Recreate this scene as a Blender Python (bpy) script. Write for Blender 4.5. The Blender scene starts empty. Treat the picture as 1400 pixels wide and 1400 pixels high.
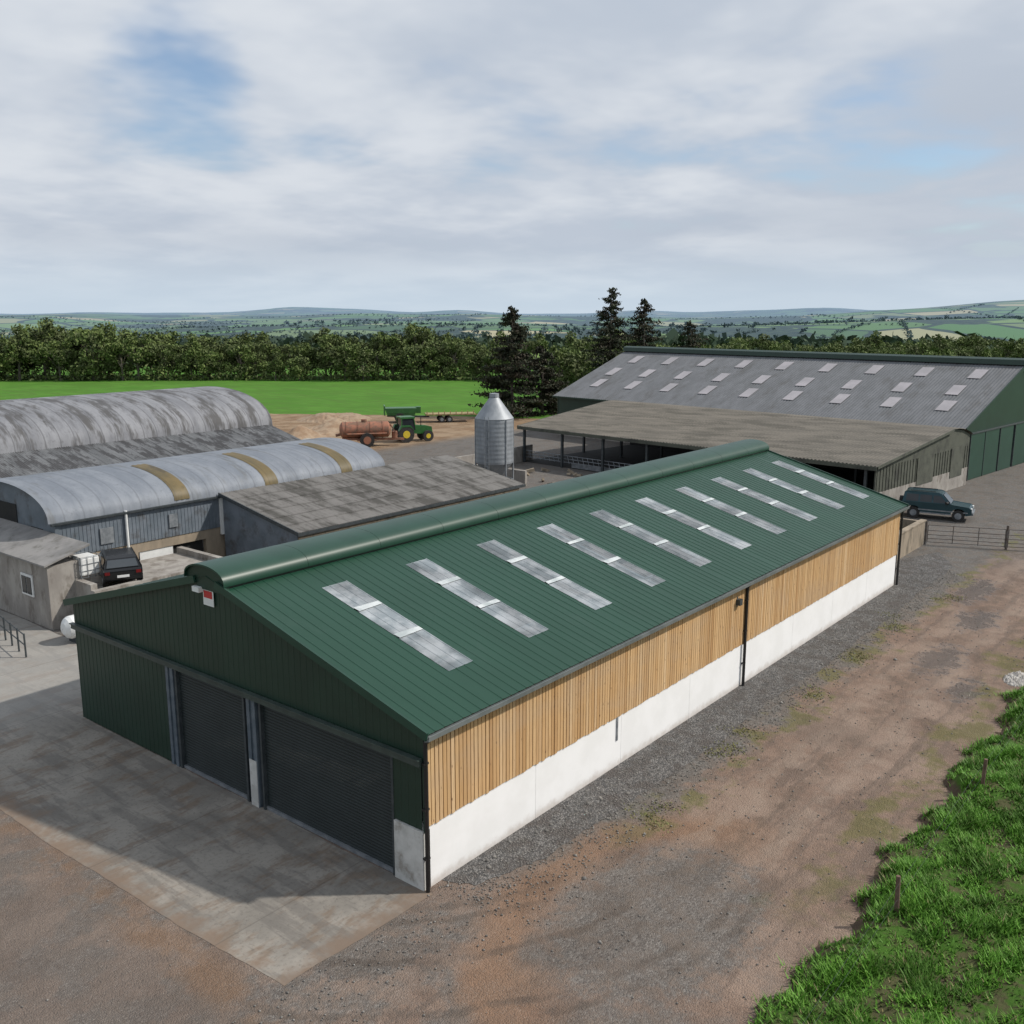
import bpy, math, random
import numpy as np
from mathutils import Vector, Matrix
random.seed(7); rng=np.random.default_rng(7)
D=bpy.data; SC=bpy.context.scene
R=math.radians
# ------------------------------------------------------------------ nodes
class NT:
    d2=False
    def __init__(s,nt): s.t=nt; s.n=nt.nodes; s.l=nt.links
    def inp(s,sock,v):
        if hasattr(v,'is_linked') or isinstance(v,bpy.types.NodeSocket): s.l.new(v,sock)
        elif v is not None:
            if sock.type=='RGBA' and len(v)==3: v=(*v,1)
            sock.default_value=v
    def m(s,op,a,b=None,c=None,clamp=False):
        n=s.n.new('ShaderNodeMath'); n.operation=op; n.use_clamp=clamp
        for i,v in enumerate((a,b,c)):
            if v is not None: s.inp(n.inputs[i],v)
        return n.outputs[0]
    def vm(s,op,a,b=None):
        n=s.n.new('ShaderNodeVectorMath'); n.operation=op
        s.inp(n.inputs[0],a)
        if b is not None: s.inp(n.inputs[1],b)
        return n.outputs['Value'] if op in('LENGTH','DISTANCE','DOT_PRODUCT') else n.outputs[0]
    def mix(s,f,a,b,mode='MIX'):
        n=s.n.new('ShaderNodeMix'); n.data_type='RGBA'; n.blend_type=mode
        s.inp(n.inputs[0],f); s.inp(n.inputs[6],a); s.inp(n.inputs[7],b)
        return n.outputs[2]
    def pos(s): return s.n.new('ShaderNodeNewGeometry').outputs['Position']
    def isl(s): return s.n.new('ShaderNodeNewGeometry').outputs['Random Per Island']
    def rnd(s): return s.n.new('ShaderNodeObjectInfo').outputs['Random']
    def xyz(s,v):
        n=s.n.new('ShaderNodeSeparateXYZ'); s.l.new(v,n.inputs[0]); return n.outputs
    def com(s,x,y,z):
        n=s.n.new('ShaderNodeCombineXYZ')
        for i,v in enumerate((x,y,z)): s.inp(n.inputs[i],v)
        return n.outputs[0]
    def noise(s,vec,scale=1,detail=4,rough=.55,dist=0,col=False):
        n=s.n.new('ShaderNodeTexNoise'); n.noise_dimensions='2D' if s.d2 else '3D'; s.l.new(vec,n.inputs['Vector'])
        n.inputs['Scale'].default_value=scale; n.inputs['Detail'].default_value=min(detail,4)
        n.inputs['Roughness'].default_value=rough; n.inputs['Distortion'].default_value=dist
        return n.outputs[1] if col else n.outputs[0]
    def vor(s,vec,scale=1,feat='F1',out='Distance',rand=1):
        n=s.n.new('ShaderNodeTexVoronoi'); n.voronoi_dimensions='2D' if s.d2 else '3D'; n.feature=feat; s.l.new(vec,n.inputs['Vector'])
        n.inputs['Scale'].default_value=scale; n.inputs['Randomness'].default_value=rand
        return n.outputs if out is None else n.outputs[out]
    def ss(s,x,a,b,lo=0.,hi=1.):
        n=s.n.new('ShaderNodeMapRange'); n.interpolation_type='SMOOTHSTEP'
        s.inp(n.inputs[0],x)
        for i,v in zip((1,2,3,4),(a,b,lo,hi)): s.inp(n.inputs[i],v)
        return n.outputs[0]
    def ramp(s,x,stops):
        n=s.n.new('ShaderNodeValToRGB'); s.inp(n.inputs[0],x)
        e=n.color_ramp.elements
        while len(e)<len(stops): e.new(.5)
        for el,(p,c) in zip(e,stops): el.position=p; el.color=(*c,1)
        return n.outputs[0]
    def bump(s,h,st=.3,dist=.02):
        n=s.n.new('ShaderNodeBump'); s.inp(n.inputs['Height'],h)
        n.inputs['Strength'].default_value=st; n.inputs['Distance'].default_value=dist
        return n.outputs[0]
def newmat(name,d2=False):
    m=D.materials.new(name); m.use_nodes=True; nt=NT(m.node_tree); nt.d2=d2
    b=m.node_tree.nodes['Principled BSDF']; return m,nt,b
def setb(nt,b,col,rough=.7,metal=0,nrm=None,spec=.5):
    nt.inp(b.inputs['Base Color'],col); nt.inp(b.inputs['Roughness'],rough); nt.inp(b.inputs['Metallic'],metal)
    b.inputs['Specular IOR Level'].default_value=spec
    if nrm is not None: nt.l.new(nrm,b.inputs['Normal'])
def mat(name,c1,c2=None,scale=2.,rough=.7,metal=0,bump=0,bs=40,st=(1,1,1),spec=.5,isl=0,lo=.35,hi=.65,dirt=None,ds=.6,dlo=.5,dhi=.7,splash=None):
    m,nt,b=newmat(name)
    if c2 is None: c2=tuple(x*.8 for x in c1)
    P=nt.vm('MULTIPLY',nt.pos(),st)
    c=nt.mix(nt.ss(nt.noise(P,scale,4,.6),lo,hi),c1,c2)
    if dirt: c=nt.mix(nt.m('MULTIPLY',nt.ss(nt.noise(P,ds,5,.7),dlo,dhi),.85),c,dirt)
    if isl: c=nt.mix(nt.m('MULTIPLY',nt.isl(),isl),c,tuple(x*.35 for x in c1))
    if splash:
        z=nt.xyz(nt.pos())[2]; c=nt.mix(nt.m('MULTIPLY',nt.ss(nt.m('SUBTRACT',z,nt.m('MULTIPLY',nt.noise(nt.pos(),2.5,4,.7),.45)),.12,-.22),.6),c,splash)
    nr=None
    if bump: nr=nt.bump(nt.noise(nt.pos(),bs,3,.7),bump,.02)
    setb(nt,b,c,rough,metal,nr,spec); return m
# ------------------------------------------------------------------ geometry
class G:
    def __init__(s): s.v=[]; s.f=[]
    def add(s,v,f):
        o=len(s.v); s.v+= [tuple(p) for p in v]; s.f+=[tuple(i+o for i in q) for q in f]; return s
    def box(s,x0,x1,y0,y1,z0,z1,M=None):
        v=[(x,y,z) for x in(x0,x1) for y in(y0,y1) for z in(z0,z1)]
        if M is not None: v=[M@Vector(p) for p in v]
        return s.add(v,[(0,1,3,2),(4,6,7,5),(0,4,5,1),(2,3,7,6),(0,2,6,4),(1,5,7,3)])
    def beam(s,a,b,w,h):
        a=Vector(a); b=Vector(b); d=b-a; L=d.length
        q=d.to_track_quat('X','Z').to_matrix().to_4x4(); M=Matrix.Translation(a)@q
        return s.box(0,L,-w/2,w/2,-h/2,h/2,M)
    def cyl(s,a,b,r0,r1=None,n=16,cap=True):
        r1=r0 if r1 is None else r1
        a=Vector(a); b=Vector(b); q=(b-a).to_track_quat('Z','Y').to_matrix()
        v=[];f=[]
        for c,r in((a,r0),(b,r1)):
            for i in range(n):
                t=2*math.pi*i/n; v.append(c+q@Vector((r*math.cos(t),r*math.sin(t),0)))
        for i in range(n):
            j=(i+1)%n; f.append((i,j,n+j,n+i))
        if cap: f.append(tuple(range(n-1,-1,-1))); f.append(tuple(range(n,2*n)))
        return s.add(v,f)
    def quad(s,*p): return s.add(p,[tuple(range(len(p)))])
    def prism(s,prof,y0,y1,ax='y'):
        n=len(prof); v=[]
        for y in(y0,y1):
            for a,c in prof: v.append((a,y,c) if ax=='y' else (y,a,c))
        f=[tuple(range(n)),tuple(range(2*n-1,n-1,-1))]+[(i,(i+1)%n,n+(i+1)%n,n+i) for i in range(n)]
        return s.add(v,f)
    def sheet(s,o,al,L,sl,per=.333,dep=.035,kind='box',nsl=1):
        o=Vector(o); al=Vector(al).normalized(); sl=Vector(sl); n=al.cross(sl).normalized()
        if n.z<0: n=-n
        nsl=max(nsl,int(sl.length/.8))
        pts=[]; x=0.
        if kind=='box': pr=[(0,0),(.80,0),(.85,1),(.95,1),(1,0)]
        else: pr=[(i/4,.5-.5*math.cos(i/4*2*math.pi)) for i in range(5)]
        while x<L-1e-4:
            for a,h in pr[:-1]:
                if x+a*per<=L: pts.append((x+a*per,h*dep))
            x+=per
        pts.append((L,0))
        v=[];f=[]; m=len(pts)
        for j in range(nsl+1):
            for a,h in pts: v.append(o+al*a+n*h+sl*(j/nsl))
        for j in range(nsl):
            for i in range(m-1): f.append((j*m+i,j*m+i+1,(j+1)*m+i+1,(j+1)*m+i))
        return s.add(v,f)
    def obj(s,name,mat,parent=None,smooth=False,bevel=0):
        me=D.meshes.new(name); me.from_pydata(s.v,[],s.f); me.validate()
        if mat: me.materials.append(mat)
        if smooth:
            me.polygons.foreach_set('use_smooth',[True]*len(me.polygons))
            try: me.set_sharp_from_angle(angle=R(40))
            except Exception: pass
        ob=D.objects.new(name,me); SC.collection.objects.link(ob)
        if parent: ob.parent=parent
        if bevel:
            md=ob.modifiers.new('b','BEVEL'); md.width=bevel; md.segments=2; md.limit_method='ANGLE'
        return ob
def empty(name,loc=(0,0,0),rz=0):
    e=D.objects.new(name,None); e.location=loc; e.rotation_euler=(0,0,rz); e.empty_display_size=.5
    SC.collection.objects.link(e); return e
def fastmesh(name,V,F,mat,parent=None,k=None):
    V=np.asarray(V,np.float32); F=np.asarray(F,np.int32); k=F.shape[1]
    me=D.meshes.new(name); me.vertices.add(len(V)); me.vertices.foreach_set('co',V.ravel())
    me.loops.add(F.size); me.loops.foreach_set('vertex_index',F.ravel())
    me.polygons.add(len(F)); me.polygons.foreach_set('loop_start',np.arange(0,F.size,k,dtype=np.int32))
    me.polygons.foreach_set('loop_total',np.full(len(F),k,np.int32))
    me.update(calc_edges=True)
    me.materials.append(mat); ob=D.objects.new(name,me); SC.collection.objects.link(ob)
    if parent: ob.parent=parent
    return ob
def leafquads(C,size,flat=0.):
    n=len(C); a=rng.normal(size=(n,3)); a/=np.linalg.norm(a,axis=1)[:,None]
    b=rng.normal(size=(n,3)); b[:,2]*=(1-flat); b-=a*(a*b).sum(1)[:,None]; b/=np.linalg.norm(b,axis=1)[:,None]
    s=(size*rng.uniform(.6,1.4,n))[:,None]
    V=np.stack([C-a*s-b*s*.6,C+a*s-b*s*.35,C+a*s*.8+b*s*.6,C-a*s*.7+b*s*.5],1).reshape(-1,3)
    F=np.arange(4*n).reshape(n,4); return V,F
# ------------------------------------------------------------------ world
SUNV=Vector((3.1,-3.5,0)).normalized(); EL=R(43)
w=D.worlds.new('World'); SC.world=w; w.use_nodes=True
nt=NT(w.node_tree); w.node_tree.nodes.clear()
sky=w.node_tree.nodes.new('ShaderNodeTexSky'); sky.sky_type='NISHITA'; sky.sun_disc=False
sky.sun_elevation=EL; sky.sun_rotation=math.atan2(SUNV.x,SUNV.y)%(2*math.pi); sky.dust_density=.6; sky.ozone_density=3.
tc=w.node_tree.nodes.new('ShaderNodeTexCoord'); gv=tc.outputs['Generated']; gd=nt.xyz(gv)
zz=nt.m('ADD',nt.m('MAXIMUM',gd[2],0.),.17)
cp=nt.com(nt.m('DIVIDE',gd[0],zz),nt.m('DIVIDE',gd[1],zz),nt.m('MULTIPLY',gd[2],1.5))
n1=nt.noise(cp,.62,3,.5,.1); n2=nt.noise(cp,1.6,4,.56,.1); n3=nt.noise(nt.vm('ADD',cp,(7.,3.,1.)),.42,3,.5)
cov=nt.m('ADD',nt.m('MULTIPLY',n1,.55),nt.m('MULTIPLY',n2,.45))
for dv,rad,k in(((.53,.812,.245),.12,.13),((.56,.80,.19),.06,.06),((.50,.80,.17),.05,.07),((.918,.328,.224),.10,.06)):
    cov=nt.m('SUBTRACT',cov,nt.m('MULTIPLY',nt.ss(nt.vm('DISTANCE',gv,dv),rad,0.),k))
f=nt.ss(cov,.30,.46)
haze=nt.ss(gd[2],.0,.08,1.,0.)
ccol=nt.mix(nt.ss(n2,.34,.66),(.515,.575,.665),(.69,.73,.785))
ccol=nt.mix(nt.m('MULTIPLY',nt.ss(n3,.54,.68),.6),ccol,(.78,.81,.85))
ccol=nt.mix(nt.m('MULTIPLY',nt.ss(n3,.48,.34),.6),ccol,(.46,.52,.61))
ccol=nt.mix(nt.m('MULTIPLY',haze,.8),ccol,(.575,.68,.78))
bgS=w.node_tree.nodes.new('ShaderNodeBackground'); nt.l.new(sky.outputs[0],bgS.inputs[0]); bgS.inputs[1].default_value=.125
bgC=w.node_tree.nodes.new('ShaderNodeBackground'); nt.l.new(ccol,bgC.inputs[0]); bgC.inputs[1].default_value=1.
mx=w.node_tree.nodes.new('ShaderNodeMixShader'); nt.l.new(nt.m('MAXIMUM',nt.m('MAXIMUM',f,.12),nt.ss(gd[2],.12,.03)),mx.inputs[0]); nt.l.new(bgS.outputs[0],mx.inputs[1]); nt.l.new(bgC.outputs[0],mx.inputs[2])
wo=w.node_tree.nodes.new('ShaderNodeOutputWorld'); nt.l.new(mx.outputs[0],wo.inputs[0])
sl=D.lights.new('sun','SUN'); sl.energy=3.8; sl.angle=R(1.5); sl.color=(1,.94,.86)
so=D.objects.new('sun',sl); SC.collection.objects.link(so)
sd=Vector((SUNV.x*math.cos(EL),SUNV.y*math.cos(EL),math.sin(EL))); so.rotation_euler=sd.to_track_quat('Z','Y').to_euler(); so.location=(0,0,60)
SC.view_settings.view_transform='Standard'; SC.view_settings.look='None'; SC.view_settings.exposure=0
# ------------------------------------------------------------------ camera
cam=D.cameras.new('camera'); co=D.objects.new('camera',cam); SC.collection.objects.link(co); SC.camera=co
cam.sensor_width=36; cam.lens=1330/1400*36; cam.clip_end=30000; cam.clip_start=.1
co.location=(-15.47,-15.23,14); co.rotation_euler=(R(90)-math.atan(274/1330),0,R(-51.1))
# ------------------------------------------------------------------ terrain
def sst(x,a,b): t=np.clip((x-a)/(b-a),0,1); return t*t*(3-2*t)
def terr(x,y):
    x=np.asarray(x,float); y=np.asarray(y,float); r=np.hypot(x,y); az=np.arctan2(y,x)
    h=-20*sst(r,260,900)
    roll=(np.sin(x/310+1)*np.sin(y/270+.4)*9+np.sin(x/140+y/200)*3.5)*sst(r,350,1000)
    h+=roll
    n=np.sin(az*9+1.3)*.5+np.sin(az*23+.5)*.25+np.sin(az*47)*.14+np.sin(az*5+2)*.35
    h+=(17+11*n)*sst(r,1900,3600)
    h+=-30*sst(r,4000,5200)+(42+22*np.sin(az*14+2)+12*np.sin(az*37)+5*np.sin(az*71))*sst(r,5700,8500)
    h+=66*np.exp(-((az-R(9.5))/R(9))**2)*sst(r,2200,4200)*(1-.3*sst(r,4600,6500))*(1+.05*np.sin(az*60))
    h+=16*np.exp(-((az-R(14))/R(14))**2)*sst(r,1000,1900)*(1-sst(r,2000,2600))
    return h
na=420; rad=np.concatenate([np.linspace(0,240,14)[1:],np.geomspace(260,14000,130)])
V=[(0,0,0)]
th=np.linspace(0,2*np.pi,na,endpoint=False)
for r_ in rad:
    x=r_*np.cos(th);y=r_*np.sin(th);z=terr(x,y); V+=list(zip(x,y,z))
F=[]
for j in range(len(rad)-1):
    for i in range(na):
        k=(i+1)%na; a=1+j*na; F.append((a+i,a+na+i,a+na+k,a+k))
for i in range(na): F.append((0,1+i,1+(i+1)%na))
HZ=(.175,.25,.34)  # blue-grey of the painted distance haze
m,nt,b=newmat('pasture',True); P=nt.pos(); px=nt.xyz(P); r_=nt.vm('LENGTH',nt.com(px[0],px[1],0.))
grass=nt.mix(nt.ss(nt.noise(P,.12,4,.65),.35,.65),(.065,.17,.022),(.085,.205,.03))
grass=nt.mix(nt.ss(nt.noise(nt.vm('MULTIPLY',P,(1,.3,1)),.5,4,.7),.4,.7),grass,(.075,.155,.028))
wob=nt.vm('ADD',P,nt.vm('MULTIPLY',nt.noise(P,.004,2,.5,0,True),(90,90,0)))
vo=nt.vor(wob,1/170,'F1',None,.9); ed=nt.vor(wob,1/170,'DISTANCE_TO_EDGE','Distance',.9)
cc=nt.xyz(vo['Color'])
fld=nt.ramp(cc[0],[(0,(.07,.165,.03)),(.25,(.13,.25,.05)),(.45,(.05,.10,.03)),(.62,(.17,.26,.07)),(.8,(.075,.16,.04)),(.90,(.42,.37,.20))])
hed=nt.ss(nt.m('ADD',ed,nt.m('MULTIPLY',cc[1],.02)),.05,.075,1.,0.)
wood=nt.m('MULTIPLY',nt.ss(nt.noise(P,.0035,4,.6),.52,.56),nt.ss(r_,300.,600.))
fld=nt.mix(nt.m('MAXIMUM',hed,wood),fld,nt.mix(nt.ss(nt.noise(P,.06,3),.35,.65),(.010,.022,.012),(.035,.055,.02)))
c=nt.mix(nt.ss(r_,235.,275.),grass,fld)
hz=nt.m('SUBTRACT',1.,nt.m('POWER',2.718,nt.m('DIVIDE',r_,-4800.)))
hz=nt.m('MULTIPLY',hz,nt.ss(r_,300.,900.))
c=nt.mix(hz,c,HZ)  # aerial haze painted into the base colour, stronger with distance
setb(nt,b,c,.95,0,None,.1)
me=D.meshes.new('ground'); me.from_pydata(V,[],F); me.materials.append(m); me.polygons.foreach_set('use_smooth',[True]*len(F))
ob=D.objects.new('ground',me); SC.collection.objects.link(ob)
# ------------------------------------------------------------------ jagged patch
def patch(name,poly,z,mat,jag=.15,seg=.5,closed=None):
    pts=[]
    n=len(poly)
    for i in range(n):
        a=Vector((*poly[i],0)); c_=Vector((*poly[(i+1)%n],0)); L=(c_-a).length; k=max(1,int(L/seg))
        nr=Vector((-(c_-a).y,(c_-a).x,0)).normalized()
        for j in range(k):
            q=a+(c_-a)*(j/k)
            s=(math.sin(q.x*2.1+q.y*1.3)*.5+math.sin(q.x*.7-q.y*.9+1)*.8+random.uniform(-.5,.5))*jag
            pts.append(tuple(q+nr*s)[:2]+(z,))
    import bmesh
    bm=bmesh.new(); vs=[bm.verts.new(p) for p in pts]; fa=bm.faces.new(vs); bm.normal_update()
    if fa.normal.z<0: fa.normal_flip()
    bmesh.ops.triangulate(bm,faces=[fa]); me=D.meshes.new(name); bm.to_mesh(me); bm.free(); me.materials.append(mat)
    ob=D.objects.new(name,me); SC.collection.objects.link(ob); return ob
m,nt,b=newmat('dirt_and_gravel',True); P=nt.pos(); X,Y,Z=nt.xyz(P)
big=nt.noise(P,.35,4,.6); mid=nt.noise(P,1.6,4,.7); fine=nt.noise(P,14,3,.75); vo=nt.vor(P,26,'F1',None); st=vo['Distance']
stc=nt.xyz(vo['Color'])[0]
bc=nt.xyz(nt.noise(P,.5,4,.62,0,True)); b2,b3,b4=bc[0],bc[1],bc[2]
streak=nt.noise(nt.vm('MULTIPLY',P,(.22,1.6,1)),1.3,4,.65)
dirt=nt.mix(nt.ss(mid,.35,.65),(.235,.162,.122),(.185,.132,.102))
dirt=nt.mix(nt.ss(big,.42,.62),dirt,(.275,.20,.155))
dirt=nt.mix(nt.m('MULTIPLY',nt.ss(streak,.5,.65),.6),dirt,(.15,.112,.09))
grav=nt.mix(stc,(.085,.08,.075),(.215,.205,.19))
grav=nt.mix(nt.ss(mid,.38,.68),grav,(.155,.132,.113))
yn=nt.m('ADD',Y,nt.m('ADD',nt.m('MULTIPLY',big,3.2),nt.m('MULTIPLY',mid,1.8))); yn=nt.m('SUBTRACT',yn,2.5)
gm=nt.m('MULTIPLY',nt.ss(yn,-3.1,-2.0),nt.ss(X,1.,4.,.35,1.))
g2=nt.m('MULTIPLY',nt.ss(b2,.40,.58),nt.ss(X,5.,-1.,0.,.85))
g3=nt.m('MULTIPLY',nt.ss(X,38.,52.),nt.ss(Y,40.,30.))
gm=nt.m('MAXIMUM',nt.m('MAXIMUM',gm,g2),g3)
ov=nt.vm('LENGTH',nt.vm('MULTIPLY',nt.vm('SUBTRACT',P,(2.6,-5.0,0)),(.75,1.15,0)))
gm=nt.m('MAXIMUM',gm,nt.m('MULTIPLY',nt.ss(nt.m('ADD',ov,nt.m('MULTIPLY',mid,2.5)),4.4,3.2),.85))
c=nt.mix(gm,dirt,grav)
c=nt.mix(nt.ss(nt.m('ADD',X,nt.m('MULTIPLY',b3,3.)),-3.,-5.,0.,.55),c,nt.mix(b4,(.12,.103,.09),(.20,.165,.14)))
rg=nt.m('ABSOLUTE',nt.m('SUBTRACT',nt.m('ADD',ov,nt.m('MULTIPLY',big,2.)),4.5))
c=nt.mix(nt.m('MULTIPLY',nt.m('MULTIPLY',nt.ss(rg,1.1,.2),nt.ss(Y,-7.,-3.5)),.75),c,nt.mix(mid,(.28,.165,.10),(.21,.135,.09)))
c=nt.mix(nt.m('MULTIPLY',nt.m('MULTIPLY',nt.ss(nt.m('ABSOLUTE',nt.m('ADD',X,5.2)),.8,.1),nt.ss(b4,.38,.6)),.65),c,(.23,.145,.09))
c=nt.mix(nt.m('MULTIPLY',nt.m('MULTIPLY',nt.ss(st,.28,.12),nt.ss(stc,.82,.86)),.6),c,(.34,.31,.28))
wan=nt.m('ADD',Y,nt.m('MULTIPLY',nt.m('SUBTRACT',big,.5),2.2))
for y0,wd,k,cl in((-4.1,.45,.5,(.31,.24,.19)),(-5.9,.5,.5,(.31,.24,.19)),(-5.0,.35,.35,(.13,.10,.075)),(-6.7,.3,.3,(.13,.10,.075))):
    d=nt.m('ABSOLUTE',nt.m('SUBTRACT',wan,y0))
    c=nt.mix(nt.m('MULTIPLY',nt.m('MULTIPLY',nt.ss(d,wd,.1),k),nt.m('MULTIPLY',nt.ss(X,3.,7.),nt.ss(mid,.3,.6))),c,cl)
dc=nt.vm('DISTANCE',P,(4.5,4.5,0)); tn=nt.m('ADD',nt.m('MULTIPLY',mid,.2),nt.m('MULTIPLY',big,.8))
tsum=None
for rr in(6.6,7.1,8.5,10.2,10.7):
    a=nt.ss(nt.m('ABSOLUTE',nt.m('SUBTRACT',dc,nt.m('ADD',rr,tn))),.17,.05); tsum=a if tsum is None else nt.m('MAXIMUM',tsum,a)
tr=nt.m('MULTIPLY',nt.m('MULTIPLY',tsum,nt.ss(b2,.35,.6)),nt.m('MULTIPLY',nt.ss(X,7.,3.),nt.ss(Y,1.,-1.)))
c=nt.mix(nt.m('MULTIPLY',tr,.55),c,(.10,.078,.062))
wd=nt.m('MULTIPLY',nt.ss(nt.m('ABSOLUTE',nt.m('SUBTRACT',yn,-2.6)),.7,.1),nt.ss(b3,.46,.56))
wd2=nt.m('MULTIPLY',nt.ss(nt.m('ABSOLUTE',nt.m('SUBTRACT',yn,-7.7)),.9,.2),nt.ss(b4,.42,.56))
c=nt.mix(nt.m('MULTIPLY',nt.m('MULTIPLY',nt.m('MAXIMUM',wd,wd2),nt.ss(X,3.,8.)),.7),c,nt.mix(fine,(.17,.14,.05),(.11,.13,.04)))
soil=nt.m('MULTIPLY',nt.ss(Y,56.,60.),nt.ss(X,44.,50.))
c=nt.mix(soil,c,nt.mix(nt.ss(big,.35,.65),(.24,.155,.09),(.33,.24,.155)))
pud=None
for(cx,cy,ra,ex) in((31.5,-4.9,1.3,.45),(25.,-5.1,1.3,.4),(36.5,-3.6,1.3,.3),(22.,-6.8,.9,.45)):
    q=nt.vm('MULTIPLY',nt.vm('SUBTRACT',P,(cx,cy,0)),(ex,1,0)); d=nt.m('ADD',nt.vm('LENGTH',q),nt.m('MULTIPLY',nt.m('SUBTRACT',mid,.5),2.4))
    s_=nt.ss(d,ra*.8,ra*.4); pud=s_ if pud is None else nt.m('MAXIMUM',pud,s_)
c=nt.mix(nt.m('MULTIPLY',nt.ss(b4,.5,.62),.35),c,nt.mix(1.,c,(.62,.60,.59),'MULTIPLY'))
c=nt.mix(nt.m('MULTIPLY',nt.ss(nt.m('ADD',nt.vm('DISTANCE',P,(15.2,-4.3,0)),mid),2.3,1.1),.35),c,(.11,.085,.07))
c=nt.mix(nt.m('MULTIPLY',pud,.65),c,(.12,.10,.088))
c=nt.mix(nt.m('MULTIPLY',nt.ss(fine,.35,.65),.4),c,nt.mix(1.,c,(.58,.58,.58),'MULTIPLY'))
ro=nt.m('SUBTRACT',.92,nt.m('MULTIPLY',pud,.75))
hgt=nt.m('ADD',nt.m('MULTIPLY',st,-.5),nt.m('ADD',nt.m('MULTIPLY',fine,.5),nt.m('MULTIPLY',mid,1.6)))
setb(nt,b,c,ro,0,nt.bump(hgt,.85,.045),.3)
M_dirt=m
patch('dirt_track',[(-34,-10.5),(0,-9.6),(7,-9.8),(15,-9.7),(24,-9.9),(34,-9.8),(45,-9.5),(60,-12),(115,-16),(113,2),(97,60),(88,62),(84.7,70.7),(77,84),(69,97),(58,94),(44,76),(30,64),(-34,64)],.02,M_dirt,.22,.6)
m,nt,b=newmat('grey_gravel',True); P=nt.pos(); vo=nt.vor(P,15,'F1',None); stc=nt.xyz(vo['Color'])[0]; st=vo['Distance']
c=nt.mix(stc,(.07,.07,.07),(.245,.235,.225)); c=nt.mix(nt.ss(nt.noise(P,1.3,4,.65),.42,.66),c,(.11,.098,.09))
c=nt.mix(nt.m('MULTIPLY',nt.ss(st,.25,.65),.6),c,(.04,.04,.04))
setb(nt,b,c,.9,0,nt.bump(nt.ss(st,.6,0.),.8,.03),.3); M_grav=m
patch('gravel_strip',[(.35,.14),(.9,-.9),(3,-1.3),(8,-1.7),(16,-1.6),(26,-1.7),(35,-1.5),(41,-1.3),(44,.2),(41,1.4),(35.6,1.4),(35.5,.14)],.03,M_grav,.09,.2)
n=9000; xs=np.where(rng.random(n)<.8,rng.uniform(.3,40,n),rng.uniform(-10,30,n)); ys=np.where(rng.random(n)<.8,-rng.beta(1.2,2.2,n)*3.2,rng.uniform(-8,6,n))
ok=~((ys>-.2)&(xs>-4.9)); xs,ys=xs[ok],ys[ok]; n=len(xs)
s=rng.uniform(.015,.038,n)[:,None,None]*(1+1.6*(rng.random(n)>.992))[:,None,None]
oc=np.array([(1,0,0),(0,1,0),(-1,0,0),(0,-1,0),(0,0,.8),(0,0,-.8)])[None]*rng.uniform(.6,1.3,(n,6,1))*s
Cc=np.stack([xs,ys,np.full(n,.035)],1)[:,None,:]
V=(oc+Cc).reshape(-1,3); ft=np.array([(0,1,4),(1,2,4),(2,3,4),(3,0,4),(1,0,5),(2,1,5),(3,2,5),(0,3,5)])
F=(ft[None]+6*np.arange(n)[:,None,None]).reshape(-1,3)
fastmesh('loose_stones',V,F,mat('stones',(.30,.285,.265),(.18,.17,.15),9,.85,isl=.9))
m,nt,b=newmat('concrete_apron',True); P=nt.pos(); X,Y,Z=nt.xyz(P); nn=nt.noise(P,1.3,4,.7); n0=nt.noise(P,.5,4,.65)
c=nt.mix(nt.ss(n0,.35,.65),(.285,.262,.23),(.205,.19,.168))
c=nt.mix(nt.m('MULTIPLY',nt.ss(nt.noise(nt.vm('MULTIPLY',P,(.5,1.4,1)),1.1,4,.7),.48,.68),.75),c,(.18,.135,.10))
c=nt.mix(nt.m('MULTIPLY',nt.ss(nt.noise(nt.vm('MULTIPLY',P,(1.6,.25,1)),1.2,4,.65),.5,.62),.5),c,(.13,.12,.11))
c=nt.mix(nt.m('MULTIPLY',nt.ss(nt.noise(P,9,3,.75),.5,.75),.45),c,(.10,.09,.08))
e1=nt.ss(nt.m('ADD',X,nt.m('MULTIPLY',nt.m('SUBTRACT',nn,.5),2.2)),-3.9,-4.8)
e2=nt.ss(nt.m('ADD',Y,nt.m('MULTIPLY',nt.m('SUBTRACT',nn,.5),1.6)),.6,-.2)
c=nt.mix(nt.m('MULTIPLY',nt.m('MAXIMUM',e1,e2),.85),c,nt.mix(n0,(.22,.15,.10),(.17,.135,.11)))
c=nt.mix(nt.m('MULTIPLY',nt.ss(Y,16.,20.),.5),c,(.31,.305,.29))
jt=nt.ss(nt.m('ABSOLUTE',nt.m('SUBTRACT',nt.m('FRACT',nt.m('DIVIDE',nt.m('ADD',Y,.4),5.2)),.5)),.006,.002)
c=nt.mix(nt.m('MULTIPLY',jt,.35),c,(.08,.07,.06))
setb(nt,b,c,.85,0,nt.bump(nn,.35,.03),.3)
patch('concrete_apron',[(0,-.25),(-4.4,-.1),(-4.7,6),(-4.8,12.2),(-5.6,24),(-7,42),(3.9,42),(3.9,24.6),(5.5,23.5),(12,23.3),(12,16),(0,16)],.027,m,.03,.3)
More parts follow.
